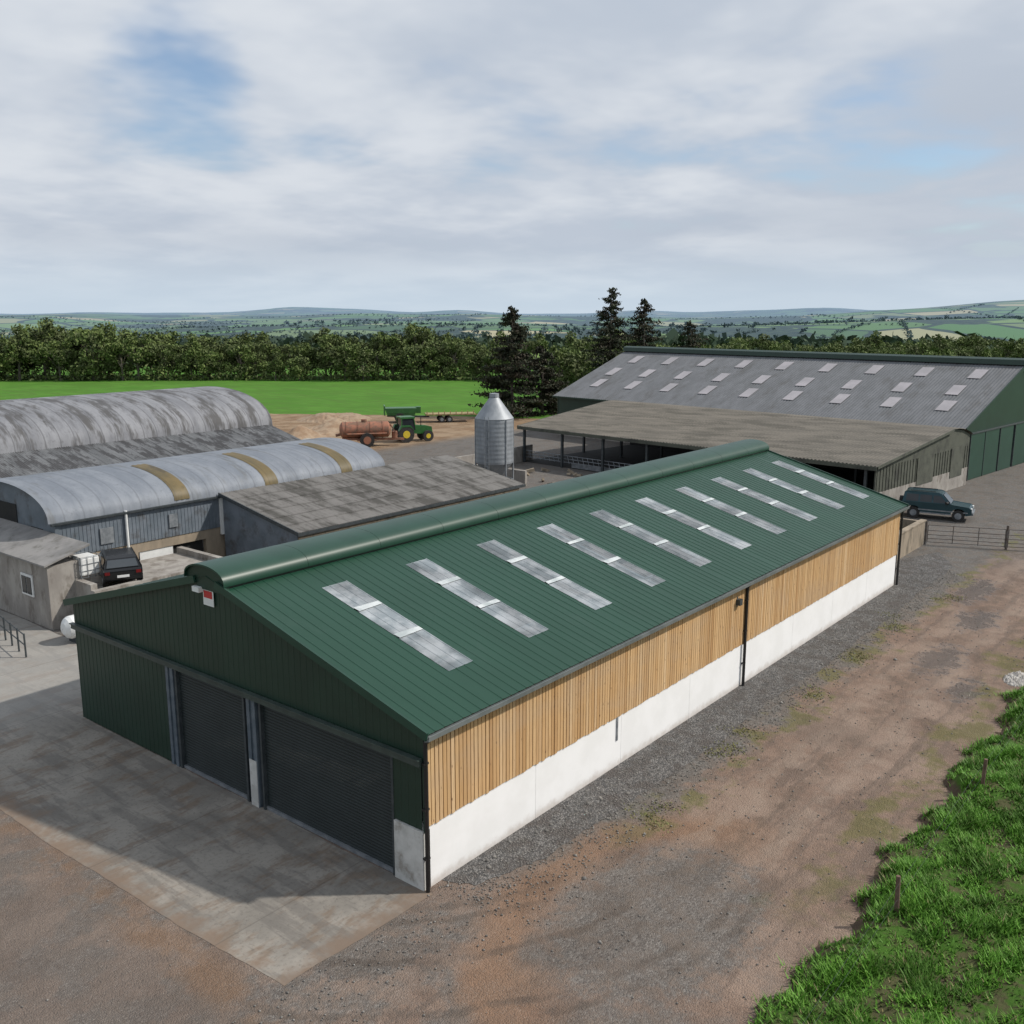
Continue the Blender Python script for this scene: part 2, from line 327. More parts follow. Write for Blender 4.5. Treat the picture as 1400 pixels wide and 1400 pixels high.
# ------------------------------------------------------------------ grass verge
def edge(x): return -8.3+.25*np.sin(x*.9)+.15*np.sin(x*2.3)+.1*np.sin(x*5.1)
def vz(x,y):
    d=edge(x)-y
    return sst(d,0,.8)*(.38+.1*np.sin(x*.8+y)+.07*np.sin(x*1.9-y*1.4))-.03
gx=np.arange(-14,60,.25); gy=np.arange(-34,-7.6,.25)
XX,YY=np.meshgrid(gx,gy,indexing='ij'); ZZ=vz(XX,YY)+rng.normal(0,.018,XX.shape)
V=np.stack([XX,YY,ZZ],-1).reshape(-1,3); ny=len(gy)
idx=np.arange(len(gx)*ny).reshape(len(gx),ny)
F=np.stack([idx[:-1,:-1],idx[1:,:-1],idx[1:,1:],idx[:-1,1:]],-1).reshape(-1,4)
verge=empty('grass_verge')
m,nt,b=newmat('verge_soil',True); P=nt.pos(); X,Y,Z=nt.xyz(P)
c=nt.mix(nt.ss(nt.noise(P,1.4,4,.7),.4,.6),(.05,.11,.018),(.075,.075,.035)); nz=nt.noise(P,4.,4,.6); c=nt.mix(nt.ss(nt.m('ADD',Z,nt.m('MULTIPLY',nz,.3)),.42,.26),c,nt.mix(nz,(.05,.037,.027),(.12,.09,.065)))
setb(nt,b,c,.95,0,nt.bump(nz,.8,.08),.1)
fastmesh('bank',V,F,m,verge)
def blades(name,tx,ty,h0,lean,mt,par=None,zf=vz,nb=6,sp=.065):
    n=len(tx); bx=np.repeat(tx,nb)+rng.normal(0,sp,n*nb); by=np.repeat(ty,nb)+rng.normal(0,sp,n*nb); bz=zf(bx,by)-.02
    hh=np.repeat(h0,nb)*rng.uniform(.6,1.5,n*nb); an=rng.uniform(0,6.283,n*nb); le=rng.uniform(.2,1.,n*nb)*hh*lean; wv=rng.uniform(.014,.032,n*nb)
    b0=np.stack([bx-wv*np.sin(an),by+wv*np.cos(an),bz],1); b1=np.stack([bx+wv*np.sin(an),by-wv*np.cos(an),bz],1)
    t0=np.stack([bx+le*np.cos(an),by+le*np.sin(an),bz+hh],1)
    V=np.stack([b0,b1,t0],1).reshape(-1,3); return fastmesh(name,V,np.arange(len(V)).reshape(-1,3),mt,par)
n=44000
tx=np.concatenate([rng.uniform(-2,30,int(n*.88)),rng.uniform(-10,58,int(n*.12))]); ty=edge(tx)-.1-np.abs(rng.gamma(1.25,2.9,len(tx)))
dens=np.sin(tx*1.9+np.sin(ty*2.1)*1.5)*np.sin(ty*2.4+tx*.5)+.55*np.sin(tx*4.7+1)*np.sin(ty*5.3)
ed_=np.clip((edge(tx)-ty)/1.0,.25,1)
k=rng.random(len(tx))<np.clip(.55+.5*dens,.10,1)*ed_; tx,ty,dens=tx[k],ty[k],dens[k]; k=ty>-33; tx,ty,dens=tx[k],ty[k],dens[k]
m,nt,b=newmat('grass_blades',True); P=nt.pos(); il=nt.isl()
c=nt.mix(il,(.08,.21,.020),(.14,.31,.035)); c=nt.mix(nt.ss(nt.noise(P,.9,3,.6),.4,.62),c,(.065,.155,.016)); c=nt.mix(nt.ss(il,.95,.97),c,(.24,.21,.10))
setb(nt,b,c,.6,0,None,.25); M_bl=m
blades('blades',tx,ty,.07+.075*np.clip(dens+.6,0,1.6),1.4,m,verge)
n=1500; wx=rng.uniform(5,38,n); wy=-2.3+.5*np.sin(wx*.7)+.35*np.sin(wx*1.9+1)+rng.normal(0,.28,n); k=(np.sin(wx*1.15)+.6*np.sin(wx*2.7+2)>.45)
blades('track_weeds',wx[k],wy[k],np.full(k.sum(),.04),1.8,mat('weed_leaves',(.19,.18,.06),(.14,.155,.045),2,.8,isl=.4),None,lambda x,y:np.full(len(x),.04),4,.12)
# ------------------------------------------------------------------ shared materials
M_groof=mat('green_roof_sheet',(.010,.047,.027),(.0125,.054,.032),.5,.42,0,spec=.42,st=(1,.3,1),dirt=(.022,.060,.041),ds=.8,dlo=.55,dhi=.8)
M_gclad=mat('green_cladding',(.009,.029,.018),(.011,.035,.022),.6,.45)
M_gridge=mat('green_ridge',(.010,.044,.027),(.013,.052,.033),.8,.42)
M_door=mat('anthracite_shutter',(.014,.021,.022),(.018,.026,.027),1.,.55)
M_steel=mat('galvanised_steel',(.30,.32,.34),(.20,.22,.24),3,.5,.5)
M_dsteel=mat('dark_steel',(.045,.055,.06),(.07,.08,.085),4,.5,.3)
M_black=mat('black_plastic',(.012,.012,.013),(.018,.018,.018),3,.4)
M_white=mat('white_concrete',(.83,.83,.825),(.78,.78,.77),.9,.8,bump=.1,dirt=(.62,.595,.55),ds=2.2,dlo=.64,dhi=.85,splash=(.38,.32,.27))
M_conc=mat('grey_concrete',(.34,.32,.29),(.24,.22,.20),1.2,.9,bump=.3,dirt=(.14,.12,.10),ds=1.6,st=(1,1,.5))
M_tan=mat('stained_block_wall',(.33,.27,.20),(.24,.20,.15),1.3,.9,bump=.3,dirt=(.10,.085,.06),ds=.9,st=(1,1,.4))
M_dark=mat('dark_void',(.012,.012,.012),(.02,.02,.018),1,.9)  # near-black colour standing in for shade in openings and under the lean-to
M_glass=mat('dark_glass',(.02,.025,.03),(.03,.035,.04),1,.08,0)
M_tyre=mat('tyre_rubber',(.02,.02,.02),(.035,.032,.03),6,.85)
M_redsign=mat('red_sign',(.5,.03,.03),(.45,.03,.03),1,.5)
M_wht=mat('white_plastic',(.72,.73,.72),(.65,.66,.65),3,.5)
m,nt,b=newmat('larch_boards'); P=nt.pos(); X,Y,Z=nt.xyz(P); il=nt.isl()
c=nt.ramp(il,[(0,(.43,.255,.115)),(.3,(.55,.35,.17)),(.6,(.61,.41,.215)),(.85,(.47,.295,.145)),(1,(.65,.46,.265))])
gr=nt.noise(nt.com(nt.m('MULTIPLY',X,30.),il,nt.m('MULTIPLY',Z,1.5)),1.,4,.7); c=nt.mix(nt.m('MULTIPLY',nt.ss(gr,.45,.75),.5),c,(.26,.15,.07))
kn=nt.vor(nt.com(nt.m('MULTIPLY',X,7.),0.,nt.m('MULTIPLY',Z,2.2)),1.); c=nt.mix(nt.ss(kn,.12,.05),c,(.14,.07,.035))
wz=nt.m('MULTIPLY',nt.ss(nt.noise(nt.vm('MULTIPLY',P,(.35,1,.8)),1.,4),.45,.7),.3); c=nt.mix(wz,c,(.42,.33,.24))
setb(nt,b,c,.8,0,None,.2); M_wood=m
# ------------------------------------------------------------------ main shed
S=empty('cattle_shed'); L=35.3; W=16.6; YR=8.4; ZE=4.32; ZR=6.62; k_=(ZR-ZE)/YR
def rz(y): return ZE+k_*(y if y<=YR else W+.2-y) if y<=YR else ZE+(ZR-ZE)*(W-y)/(W-YR)
strips=[2.9+3.444*i for i in range(10)]; sw=.98
ya,yb=1.4,6.3; y0=-.28; RD=.013
g=G(); xcur=-.12
def seg(x0,x1,ys,ye):
    g.sheet((x0,ys,rz(ys)),(1,0,0),x1-x0,(0,ye-ys,rz(ye)-rz(ys)),.333 if x1-x0>1.1 else (x1-x0)/3,RD)
for sx in strips:
    seg(xcur,sx-sw/2,y0,YR); seg(sx-sw/2,sx+sw/2,y0,ya); seg(sx-sw/2,sx+sw/2,yb,YR); xcur=sx+sw/2
seg(xcur,L+.12,y0,YR)
g.sheet((L+.12,W+.28,rz(W+.28)),(-1,0,0),L+.24,(0,YR-W-.28,ZR-rz(W+.28)),.333,RD)
g.obj('roof_sheets',M_groof,S)
m,nt,b=newmat('translucent_rooflight',True); P=nt.pos(); X,Y,Z=nt.xyz(P)
setb(nt,b,nt.mix(nt.ss(nt.noise(P,1.1,4,.65),.35,.65),(.50,.53,.55),(.28,.32,.34)),.15,0,None,.7)
tr=m.node_tree.nodes.new('ShaderNodeBsdfTransparent'); tr.inputs[0].default_value=(.75,.82,.84,1)
mx=m.node_tree.nodes.new('ShaderNodeMixShader'); nt.l.new(nt.ss(nt.noise(nt.vm('MULTIPLY',P,(1,.5,1)),.7,3),.3,.7,.4,.8),mx.inputs[0])
out=m.node_tree.nodes['Material Output']; nt.l.new(tr.outputs[0],mx.inputs[1]); nt.l.new(b.outputs[0],mx.inputs[2]); nt.l.new(mx.outputs[0],out.inputs[0])
M_sky=m
g=G();g2=G()
for sx in strips:
    for a,c in((ya-.06,3.2),(3.38,4.82),(5.0,yb+.06)):
        g.sheet((sx-sw/2,a,rz(a)+.012),(1,0,0),sw,(0,c-a,rz(c)-rz(a)),sw/3,RD)
    for yy in(3.29,4.91):  # pale bars added on top to imitate glare between the panels
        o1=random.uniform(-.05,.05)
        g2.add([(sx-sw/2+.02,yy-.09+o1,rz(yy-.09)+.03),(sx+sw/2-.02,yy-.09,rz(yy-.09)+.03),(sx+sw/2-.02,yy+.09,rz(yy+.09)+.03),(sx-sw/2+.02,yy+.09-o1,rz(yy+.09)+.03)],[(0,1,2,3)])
g.obj('rooflight_panels',M_sky,S); g2.obj('rooflight_glare_bars',mat('glare_bar_pale',(.58,.61,.61),(.36,.40,.40),1.6,.35),S)
g=G()
for i in range(9):
    x=.35+i*(L-.7)/8
    g.beam((x,.3,rz(.3)-.28),(x,YR,ZR-.28),.18,.35); g.beam((x,W-.3,rz(W-.3)-.28),(x,YR,ZR-.28),.18,.35)
    g.box(x-.12,x+.12,.25,.5,0,ZE-.2); g.box(x-.12,x+.12,W-.5,W-.25,0,ZE-.2)
for i in (0,3,6): 
    xx=.35+i*(L-.7)/8; g.beam((xx,.6,4.2),(xx+4.3,7.8,6.1),.08,.08); g.beam((xx+4.3,.6,4.2),(xx,7.8,6.1),.08,.08)
for yy in(.5,1.9,3.3,4.9,6.5,8.,8.8,10.4,12,13.6,15.2,16.2): g.box(.1,L-.1,yy-.04,yy+.04,rz(yy)-.17,rz(yy)-.03)
g.obj('frame_and_purlins',M_steel,S)
G().box(.3,L-.3,.3,W-.3,.04,.07).obj('floor_slab',M_conc,S)
g=G(); prof=[]
for i in range(13):
    t=math.pi*i/12; prof.append((YR-.98*math.cos(t),6.50+.46*math.sin(t)**.8))
inner=[(y_*.985+YR*.015,z_-.05) for y_,z_ in prof][::-1]
x=-.18
while x<L+.1:
    xe=min(x+3.0,L+.18); g.prism(prof+inner,x,xe-.012,'x'); x=xe
g.obj('ridge_vent',M_gridge,S,True)
ep=[(YR-.93,6.2),(YR-.93,6.48)]+[(a,z_-.055) for a,z_ in prof[1:-1]]+[(YR+.93,6.48),(YR+.93,6.2)]
g=G(); g.prism(ep,-.10,.02,'x'); g.prism(ep,L-.02,L+.1,'x'); g.obj('ridge_vent_ends',M_gclad,S)
G().box(.0,L,YR-.9,YR-.84,6.2,6.5).box(.0,L,YR+.84,YR+.9,6.2,6.5).obj('ridge_upstand',M_black,S)
def gable(x,sgn,y0_,y1_,zb,name):
    g=G(); y=y0_; per=.25; dp=.008
    def top(yy): return rz(min(max(yy,0),W))-.02
    while y<y1_-1e-3:
        ps=[(y,0),(y+.19,0),(y+.2,dp),(y+.24,dp),(min(y+per,y1_),0)]
        for (a,ha),(c,hc) in zip(ps[:-1],ps[1:]):
            a=min(a,y1_);c=min(c,y1_)
            if c-a<1e-4: continue
            pt=[(x+sgn*ha,a,zb),(x+sgn*hc,c,zb),(x+sgn*hc,c,top(c)),(x+sgn*ha,a,top(a))]
            if sgn<0: pt=pt[::-1]
            g.quad(*pt)
        y+=per
    return g
g=gable(0,-1,0.,W,3.42,'')
g.obj('gable_cladding',M_gclad,S)
g=gable(0,-1,11.1,W,.06,''); g.v=[(a,b_,min(c_,3.42)) for a,b_,c_ in g.v]; g.obj('side_panel_cladding',M_gclad,S)
g=gable(0,-1,0.06,1.02,1.62,''); g.v=[(a,b_,min(c_,3.42)) for a,b_,c_ in g.v]; g.obj('corner_panel_cladding',M_gclad,S)
g=gable(L,1,0.,W,1.8,''); g.obj('rear_gable_cladding',M_gclad,S)
G().box(L-.2,L-.02,0,W,0,1.8).box(.2,L,W-.22,W,0,1.8).obj('rear_walls',M_conc,S)
G().sheet((0,W,1.8),(1,0,0),L,(0,0,2.5),.25,.02).obj('left_side_cladding',M_gclad,S)
G().box(-.14,-.035,-.02,W+.02,3.34,3.50).box(-.19,-.035,-.02,W+.02,3.505,3.54).obj('door_rail',mat('rail_green_grey',(.05,.07,.062),(.035,.05,.045),2,.45),S)
g=G()
g.beam((-.15,-.3,rz(-.28)-.03),(-.15,YR-.5,rz(YR-.5)-.03),.06,.22); g.beam((-.15,W+.3,rz(W+.28)-.03),(-.15,YR+.5,rz(YR+.5)-.03),.06,.22)
g.beam((L+.16,-.3,rz(-.28)-.03),(L+.16,YR-.5,rz(YR-.5)-.03),.06,.2)
g.obj('barge_flashing',M_gridge,S)
def roller(y0_,y1_,z0,z1,x=.1):
    g=G(); z=z0; d=.010
    while z<z1:
        zz=min(z+.09,z1); g.quad((x,y0_,z),(x,y1_,z),(x-d,y1_,(z+zz)/2),(x-d,y0_,(z+zz)/2)); g.quad((x-d,y0_,(z+zz)/2),(x-d,y1_,(z+zz)/2),(x,y1_,zz-.003),(x,y0_,zz-.003)); z=zz
    return g
roller(7.1,10.5,.12,3.36).obj('roller_door_1',M_door,S); roller(1.05,6.35,.12,3.36).obj('roller_door_2',M_door,S)
G().box(.03,.12,7.15,10.45,.03,.12).box(.03,.12,1.1,6.3,.03,.12).obj('door_bottom_rails',M_steel,S)
G().box(-.02,.25,10.46,10.56,.0,3.34).box(-.02,.25,7.05,7.14,0,3.34).box(-.02,.25,6.30,6.38,0,3.34).box(-.02,.25,1.02,1.10,0,3.34).obj('door_guides',M_dsteel,S)
g=G()
for yc in(10.82,6.72):
    g.box(-.04,.0,yc-.2,yc-.06,0,3.34); g.box(-.04,0.,yc+.06,yc+.2,0,3.34); g.box(0.002,.2,yc-.2,yc+.2,0,3.34)
g.obj('steel_columns',mat('blue_grey_steel',(.10,.13,.16),(.15,.18,.21),3,.45,.3),S)
G().box(-.06,-.042,6.56,6.88,.03,1.45).box(-.05,.2,.0,1.0,0,1.6).obj('concrete_bases',mat('pale_cast_concrete',(.55,.55,.53),(.40,.40,.38),1.5,.85,dirt=(.25,.23,.2),ds=2.),S)
G().box(-.06,-.045,8.15,8.65,5.72,6.22).obj('sign_board',M_wht,S); G().box(-.07,-.062,8.2,8.6,5.95,6.16).obj('sign_mark',M_redsign,S)
G().box(-.22,-.05,8.62,8.95,6.1,6.25).obj('gable_lamp',M_wht,S)
g=G(); nP=8
for i in range(nP):
    a=.06+i*(L-.12)/nP; c_=.06+(i+1)*(L-.12)/nP
    g.box(a+.006,c_-.006,0,.18,0,1.76)
g.obj('concrete_panels',M_white,S)
G().box(.1,L-.1,.05,.17,0,1.7).obj('panel_joint_backing',M_conc,S)
G().box(8.55,8.63,-.03,-.002,.9,1.78).obj('joint_strip',M_steel,S)
g=G(); x=.12
while x<L-.15:
    wd=random.uniform(.105,.125); dz=random.uniform(-.03,.01); g.box(x,x+wd,-.035+random.uniform(-.003,.003),-.008,1.70+dz,4.16); x+=wd+random.uniform(.018,.038)
g.obj('timber_boards_outer',M_wood,S)
g=G(); x=.10
while x<L-.15: g.box(x,x+.13,.03,.055,1.765,4.18); x+=.158
g.obj('timber_boards_inner',M_wood,S)
G().box(.1,L-.1,.06,.12,2.0,2.08).box(.1,L-.1,.06,.12,3.0,3.08).box(.1,L-.1,.06,.12,3.9,4.0).obj('timber_rails',M_dsteel,S)
M_gut=mat('gutter_grey',(.17,.19,.19),(.12,.14,.14),2,.45)
G().prism([(-.36,4.10),(-.22,4.06),(-.22,4.13),(-.22,4.20),(-.24,4.20),(-.24,4.10),(-.345,4.14),(-.36,4.23),(-.38,4.23)],-.15,L+.15,'x').obj('gutter',M_gut,S)
g=G()
for px_ in(-.0,17.3,L-.05):
    yy=-.10
    g.cyl((px_,yy,.02),(px_,yy,3.95),.055,n=12); g.cyl((px_,yy,3.95),(px_,-.28,4.12),.055,n=12)
    for z in(.9,2.2,3.4): g.box(px_-.08,px_+.08,yy-.03,yy+.08,z,z+.05)
g.obj('downpipes',M_black,S)
G().box(16.5,16.72,-.2,-.04,3.4,3.62).box(16.56,16.66,-.04,.0,3.3,3.7).obj('wall_lamp',M_dsteel,S)
G().box(-.02,.09,-.045,-.0,1.6,4.2).obj('corner_trim',M_gclad,S)
# ------------------------------------------------------------------ weathered sheets
def oldroof(name,c1,c2,c3,st,metal=.0,rough=.55,lo=.5,hi=.68,ds=.7,lap=.35):
    m,nt,b=newmat(name); P=nt.pos(); Q=nt.vm('MULTIPLY',P,st)
    c=nt.mix(nt.ss(nt.noise(Q,1.1,4,.65),.35,.65),c1,c2)
    c=nt.mix(nt.m('MULTIPLY',nt.ss(nt.noise(Q,ds,4,.72),lo,hi),.85),c,c3)
    c=nt.mix(nt.m('MULTIPLY',nt.ss(nt.noise(P,5,3,.75),.5,.75),.4),c,tuple(x*.6 for x in c2))
    if lap:
        X,Y,Z=nt.xyz(P)
        jx=nt.ss(nt.m('ABSOLUTE',nt.m('SUBTRACT',nt.m('FRACT',nt.m('DIVIDE',X,1.0)),.5)),.06,.02)
        c=nt.mix(nt.m('MULTIPLY',jx,lap),c,tuple(x*.5 for x in c2))
    setb(nt,b,c,rough,metal,None,.35); return m
def archroof(g,x0,x1,yc,hw,z0,rise,n=22,per=.3,dep=.03,t0=0.,t1=math.pi,expo=.85):
    xs=[];x=x0
    while x<x1: xs+= [(x,0),(x+per*.5,dep)]; x+=per
    xs.append((x1,0)); m_=len(xs); v=[];f=[]
    for j in range(n+1):
        t=t0+(t1-t0)*j/n; c_,s_=math.cos(t),max(0,math.sin(t))
        for a,h in xs: v.append((a,yc-(hw+h)*c_,z0+(rise+h)*s_**expo))
    for j in range(n):
        for i in range(m_-1): f.append((j*m_+i,j*m_+i+1,(j+1)*m_+i+1,(j+1)*m_+i))
    g.add(v,f)
    return [(yc-hw*math.cos(math.pi*j/n),z0+rise*math.sin(math.pi*j/n)**expo) for j in range(n+1)]
M_arc=oldroof('weathered_galvanised',(.225,.245,.275),(.165,.185,.215),(.12,.125,.125),(1,.25,.25),.1,.65,.52,.70)
M_arcB=oldroof('weathered_galvanised_old',(.24,.245,.26),(.17,.175,.19),(.065,.062,.06),(1,.22,.22),.05,.75,.45,.61,1.2,.6)
M_asb=oldroof('weathered_fibre_cement',(.25,.238,.222),(.185,.175,.162),(.095,.09,.08),(1,.22,1),0,.9,.47,.62,1.1)
M_bluew=mat('blue_grey_sheet_wall',(.15,.175,.205),(.11,.135,.16),1.2,.6,dirt=(.07,.07,.07),ds=1.)
A=empty('arched_shed')
g=G(); pr=archroof(g,5.7,27.6,34.4,4.4,4.15,1.55); g.obj('arched_roof',M_arc,A,True)
m=oldroof('moss_rooflight',(.155,.115,.05),(.11,.088,.042),(.06,.05,.03),(1,.5,.5))
g=G()
for xs in(12.4,18.2,23.9): archroof(g,xs,xs+.9,34.4,4.425,4.165,1.57,t0=.05,t1=1.5)
g.obj('mossy_rooflights',m,A,True)
g=G().sheet((6,30.06,2.4),(1,0,0),21.3,(0,0,1.8),.2,.02); g.obj('front_sheet_wall',M_bluew,A)
G().box(6.5,10.2,30.1,30.4,0,2.4).box(14.2,27.3,30.1,30.4,0,2.4).box(10.2,14.2,30.1,30.4,1.9,2.4).obj('front_block_wall',M_tan,A)
G().box(10.3,12.2,30.15,30.2,0,1.88).obj('pale_door',M_wht,A); G().box(12.2,14.1,30.3,30.4,0,1.88).obj('opening_dark_panel',M_dark,A)  # dark panel stands in for the shade inside the doorway
g=G(); g.prism([(a,z_-.03) for a,z_ in pr]+[(38.6,0),(30.2,0)],6.0,6.2,'x'); g.prism([(a,z_-.03) for a,z_ in pr]+[(38.6,0),(30.2,0)],27.2,27.4,'x'); g.obj('gable_walls',M_bluew,A)
G().cyl((9.6,29.95,2.3),(9.6,29.95,4.2),.07,n=10).box(15.1,15.25,29.9,30.05,2,4.1).obj('white_vent_pipe',M_wht,A)
G().box(8.2,8.9,29.98,30.03,2.7,3.5).box(12.,12.5,29.98,30.03,2.9,3.6).obj('wall_hatches',M_steel,A)
G().prism([(29.85,4.05),(30.0,4.0),(30.03,4.14),(29.84,4.15)],5.8,15.1,'x').obj('eave_gutter',M_dsteel,A)
G().box(5.96,5.99,31.2,32.4,2.7,3.7).box(5.96,5.99,33.8,36.,3.3,4.6).obj('gable_dark_panels',M_dark,A)  # near-black panels laid on the gable in place of shaded openings
C_=empty('lean_to_shed'); g=G()
for i in range(6):
    f0=i/6; g.sheet((15.1+random.uniform(-.05,.05),23.3+6.65*f0,3.0+1.28*f0+.0),(1,0,0),18.5,(0,6.65/6+.12,1.28/6-.0),.15,.045,'sin',1)
g.obj('roof_sheets',M_asb,C_)
G().box(15.3,33.4,23.6,23.8,0,2.9).box(33.2,33.4,23.8,29.9,0,2.9).obj('block_walls',M_tan,C_)
g=G().add([(15.25,23.6,0),(15.25,29.9,0),(15.25,29.9,4.2),(15.25,23.6,2.98)],[(0,1,2,3)]); g.obj('end_wall',M_bluew,C_)
G().beam((15.05,23.25,2.95),(15.05,29.95,4.24),.05,.2).box(15.0,33.6,23.22,23.29,2.85,3.0).obj('fascia',M_dsteel,C_)
B=empty('hay_barn')
g=G(); pr=archroof(g,-6,32.6,55.2,7.2,5.1,2.75); g.obj('arched_roof',M_arcB,B,True)
g=G().sheet((-6,43.6,4.15),(1,0,0),38.4,(0,4.6,1.1),.15,.045,'sin',2); g.obj('lean_to_roof',oldroof('dirty_sheet',(.21,.215,.22),(.145,.15,.155),(.06,.058,.06),(1,.2,1),0,.8,.45,.58,1.6,.6),B)
g=G(); g.prism([(a,z_-.03) for a,z_ in pr]+[(62.2,0),(48.2,0)],32.0,32.2,'x'); g.prism([(43.9,0),(48.2,0),(48.2,5.1),(43.9,4.1)],32.0,32.2,'x'); g.box(-6,32,43.9,44.1,0,4.0); g.box(-6,32,62.0,62.2,0,5.1); g.box(-6,32,48.2,48.4,4.9,5.3); g.obj('barn_walls',M_bluew,B)
ST=empty('stone_outbuilding')
G().box(4.0,5.95,26.9,40,0,2.95).obj('walls',M_conc,ST)
G().prism([(3.8,2.97),(5.95,3.6),(5.95,3.68),(3.8,3.05)],26.7,40.2,'y').obj('roof_slab',mat('grey_roof_sheet',(.26,.25,.24),(.18,.175,.17),.8,.85,dirt=(.12,.115,.10),ds=1.2),ST)
G().box(3.93,3.985,28.3,29.4,1.3,2.3).obj('window_frame',M_wht,ST); G().box(3.90,3.925,28.42,28.8,1.4,2.2).box(3.90,3.925,28.88,29.28,1.4,2.2).obj('window_glass',M_glass,ST)
G().box(5.2,12.5,25.2,25.5,0,1.85).box(5.2,5.5,25.5,29.8,0,2.1).box(12.2,12.5,25.5,29.8,0,1.85).box(5.5,12.2,25.5,29.8,0,1.55).obj('raised_concrete_yard',M_conc)
def wheel(g,gh,x,y,r,w_,hr=.6):
    s_=1 if y>0 else -1
    g.cyl((x,y-w_/2,r),(x,y+w_/2,r),r,n=24); gh.cyl((x,y+s_*w_*.35,r),(x,y+s_*(w_/2+.015),r),r*hr,r*hr*.9,16)
T=empty('dark_hatchback_car',(7.6,27.35,1.56),R(66))
M_bcar=mat('black_car_paint',(.010,.011,.013),(.013,.014,.016),1.,.2,.2)
g=G(); prof=[(-1.9,.4),(-1.95,.85),(-1.85,.95),(1.1,.92),(1.75,.78),(1.92,.62),(1.94,.35),(1.55,.28),(1.45,.5),(1.2,.62),(.95,.5),(.85,.25),(-.85,.25),(-.95,.5),(-1.2,.62),(-1.45,.5),(-1.55,.28)]
g.prism(prof,-.84,.84); g.obj('body',M_bcar,T,bevel=.05)
a=[(-1.84,.93),(-1.6,1.36),(-1.3,1.45),(.0,1.47),(.35,1.38),(1.1,.92)]; v=[(x,y*(1 if z<1. else .78 if z>1.4 else .82),z) for y in(-.82,.82) for x,z in a]; n=6
g=G().add(v,[tuple(range(n)),tuple(range(2*n-1,n-1,-1))]+[(i,(i+1)%n,n+(i+1)%n,n+i) for i in range(n)]); g.obj('cabin',M_bcar,T,bevel=.04)
g=G()
g.quad((1.04,-.72,.97),(1.04,.72,.97),(.40,.62,1.37),(.40,-.62,1.37)); g.quad((-1.84,-.68,1.),(-1.84,.68,1.),(-1.65,.6,1.33),(-1.65,-.6,1.33))
for s_ in(-1,1):
    def P_(x,z): return (x,s_*(.835-(z-.93)/.45*.145),z)
    for q in([(-1.6,.99),(-1.45,1.3),(-.65,1.33),(-.65,.99)],[(-.57,.99),(-.57,1.33),(.2,1.33),(.8,.99)]): g.quad(*[P_(*t) for t in q])
g.obj('windows',mat('car_glass',(.05,.06,.07),(.06,.07,.08),1,.06),T)
g=G();gh=G()
for x in(-1.2,1.2):
    for y in(-.75,.75): wheel(g,gh,x,y,.3,.2)
g.obj('wheels',M_tyre,T); gh.obj('hubs',M_steel,T)
G().box(-1.97,-1.9,-.78,-.56,.7,.84).box(-1.97,-1.9,.56,.78,.7,.84).obj('tail_lights',mat('dark_red_lens',(.16,.01,.01),(.13,.01,.01),1,.3),T); G().box(-1.985,-1.955,-.26,.26,.55,.66).obj('plate',M_wht,T)
T=empty('white_ibc_tank',(5.9,27.2,2.11)); G().box(-.45,.45,-.5,.5,.1,.95).obj('bottle',M_wht,T,bevel=.08)
g=G()
for z in(.05,.35,.65,.98):
    for s_ in(-.48,.48): g.beam((s_,-.53,z),(s_,.53,z),.02,.02); g.beam((-.48,s_*1.1,z),(.48,s_*1.1,z),.02,.02)
for a in(-.48,-.16,.16,.48):
    for s_ in(-.53,.53): g.beam((a,s_,0),(a,s_,1.),.02,.02); g.beam((s_*.9,a,0),(s_*.9,a,1.),.02,.02)
g.obj('cage',M_steel,T)
T=empty('white_gas_tank',(4.35,24.6,.72)); g=G()
rs=[(-1.0,.02),(-.97,.25),(-.85,.42),(-.7,.5),(.7,.5),(.85,.42),(.97,.25),(1.,.02)]
for (x0,r0),(x1,r1) in zip(rs[:-1],rs[1:]): g.cyl((x0,0,0),(x1,0,0),r0,r1,24,False)
g.obj('vessel',M_wht,T,True); G().box(-.6,-.5,-.35,.35,-.7,-.3).box(.5,.6,-.35,.35,-.7,-.3).cyl((0,0,.45),(0,0,.65),.12,n=12).obj('feet_and_valve',M_dsteel,T)
T=empty('steel_railing'); g=G()
for i in range(5): g.cyl((1.6+.15*i,24.3+i*.95,.03),(1.6+.15*i,24.3+i*.95,1.05),.04,n=8)
for z in(.55,1.): g.cyl((1.6,24.3,z),(2.2,28.1,z),.025,n=8)
g.obj('rails',M_dsteel,T)
# ------------------------------------------------------------------ silo
T=empty('feed_silo',(42,32.9,0)); g=G()
rs=[(.9,.25),(2.5,1.42),(2.52,1.45)]+[(2.52+i*.34+j,1.45+o) for i in range(10) for j,o in((.0,0),(.17,.012))]+[(5.95,1.45),(5.97,1.5),(7.55,.35),(7.6,.38),(7.85,.36),(7.9,.02)]
for (z0,r0),(z1,r1) in zip(rs[:-1],rs[1:]): g.cyl((0,0,z0),(0,0,z1),r0,r1,36,False)
g.obj('hopper_body',mat('silo_galvanised',(.31,.33,.35),(.22,.24,.26),1.5,.55,.25,st=(1,1,.3)),T,True)
g=G()
for i in range(6):
    t=i*math.pi/3+.3; x,y=1.46*math.cos(t),1.46*math.sin(t); g.beam((x,y,0),(x,y,5.9),.1,.1)
    x2,y2=1.46*math.cos(t+math.pi/3),1.46*math.sin(t+math.pi/3); g.beam((x,y,1.2),(x2,y2,1.2),.06,.06)
for s_ in(-.2,.2): g.cyl((-1.62,s_-.6,.3),(-1.62,s_-.6,6.2),.025,n=6)
for i in range(18): g.cyl((-1.62,-.8,.5+i*.32),(-1.62,-.4,.5+i*.32),.018,n=6)
g.obj('legs_and_ladder',M_steel,T)
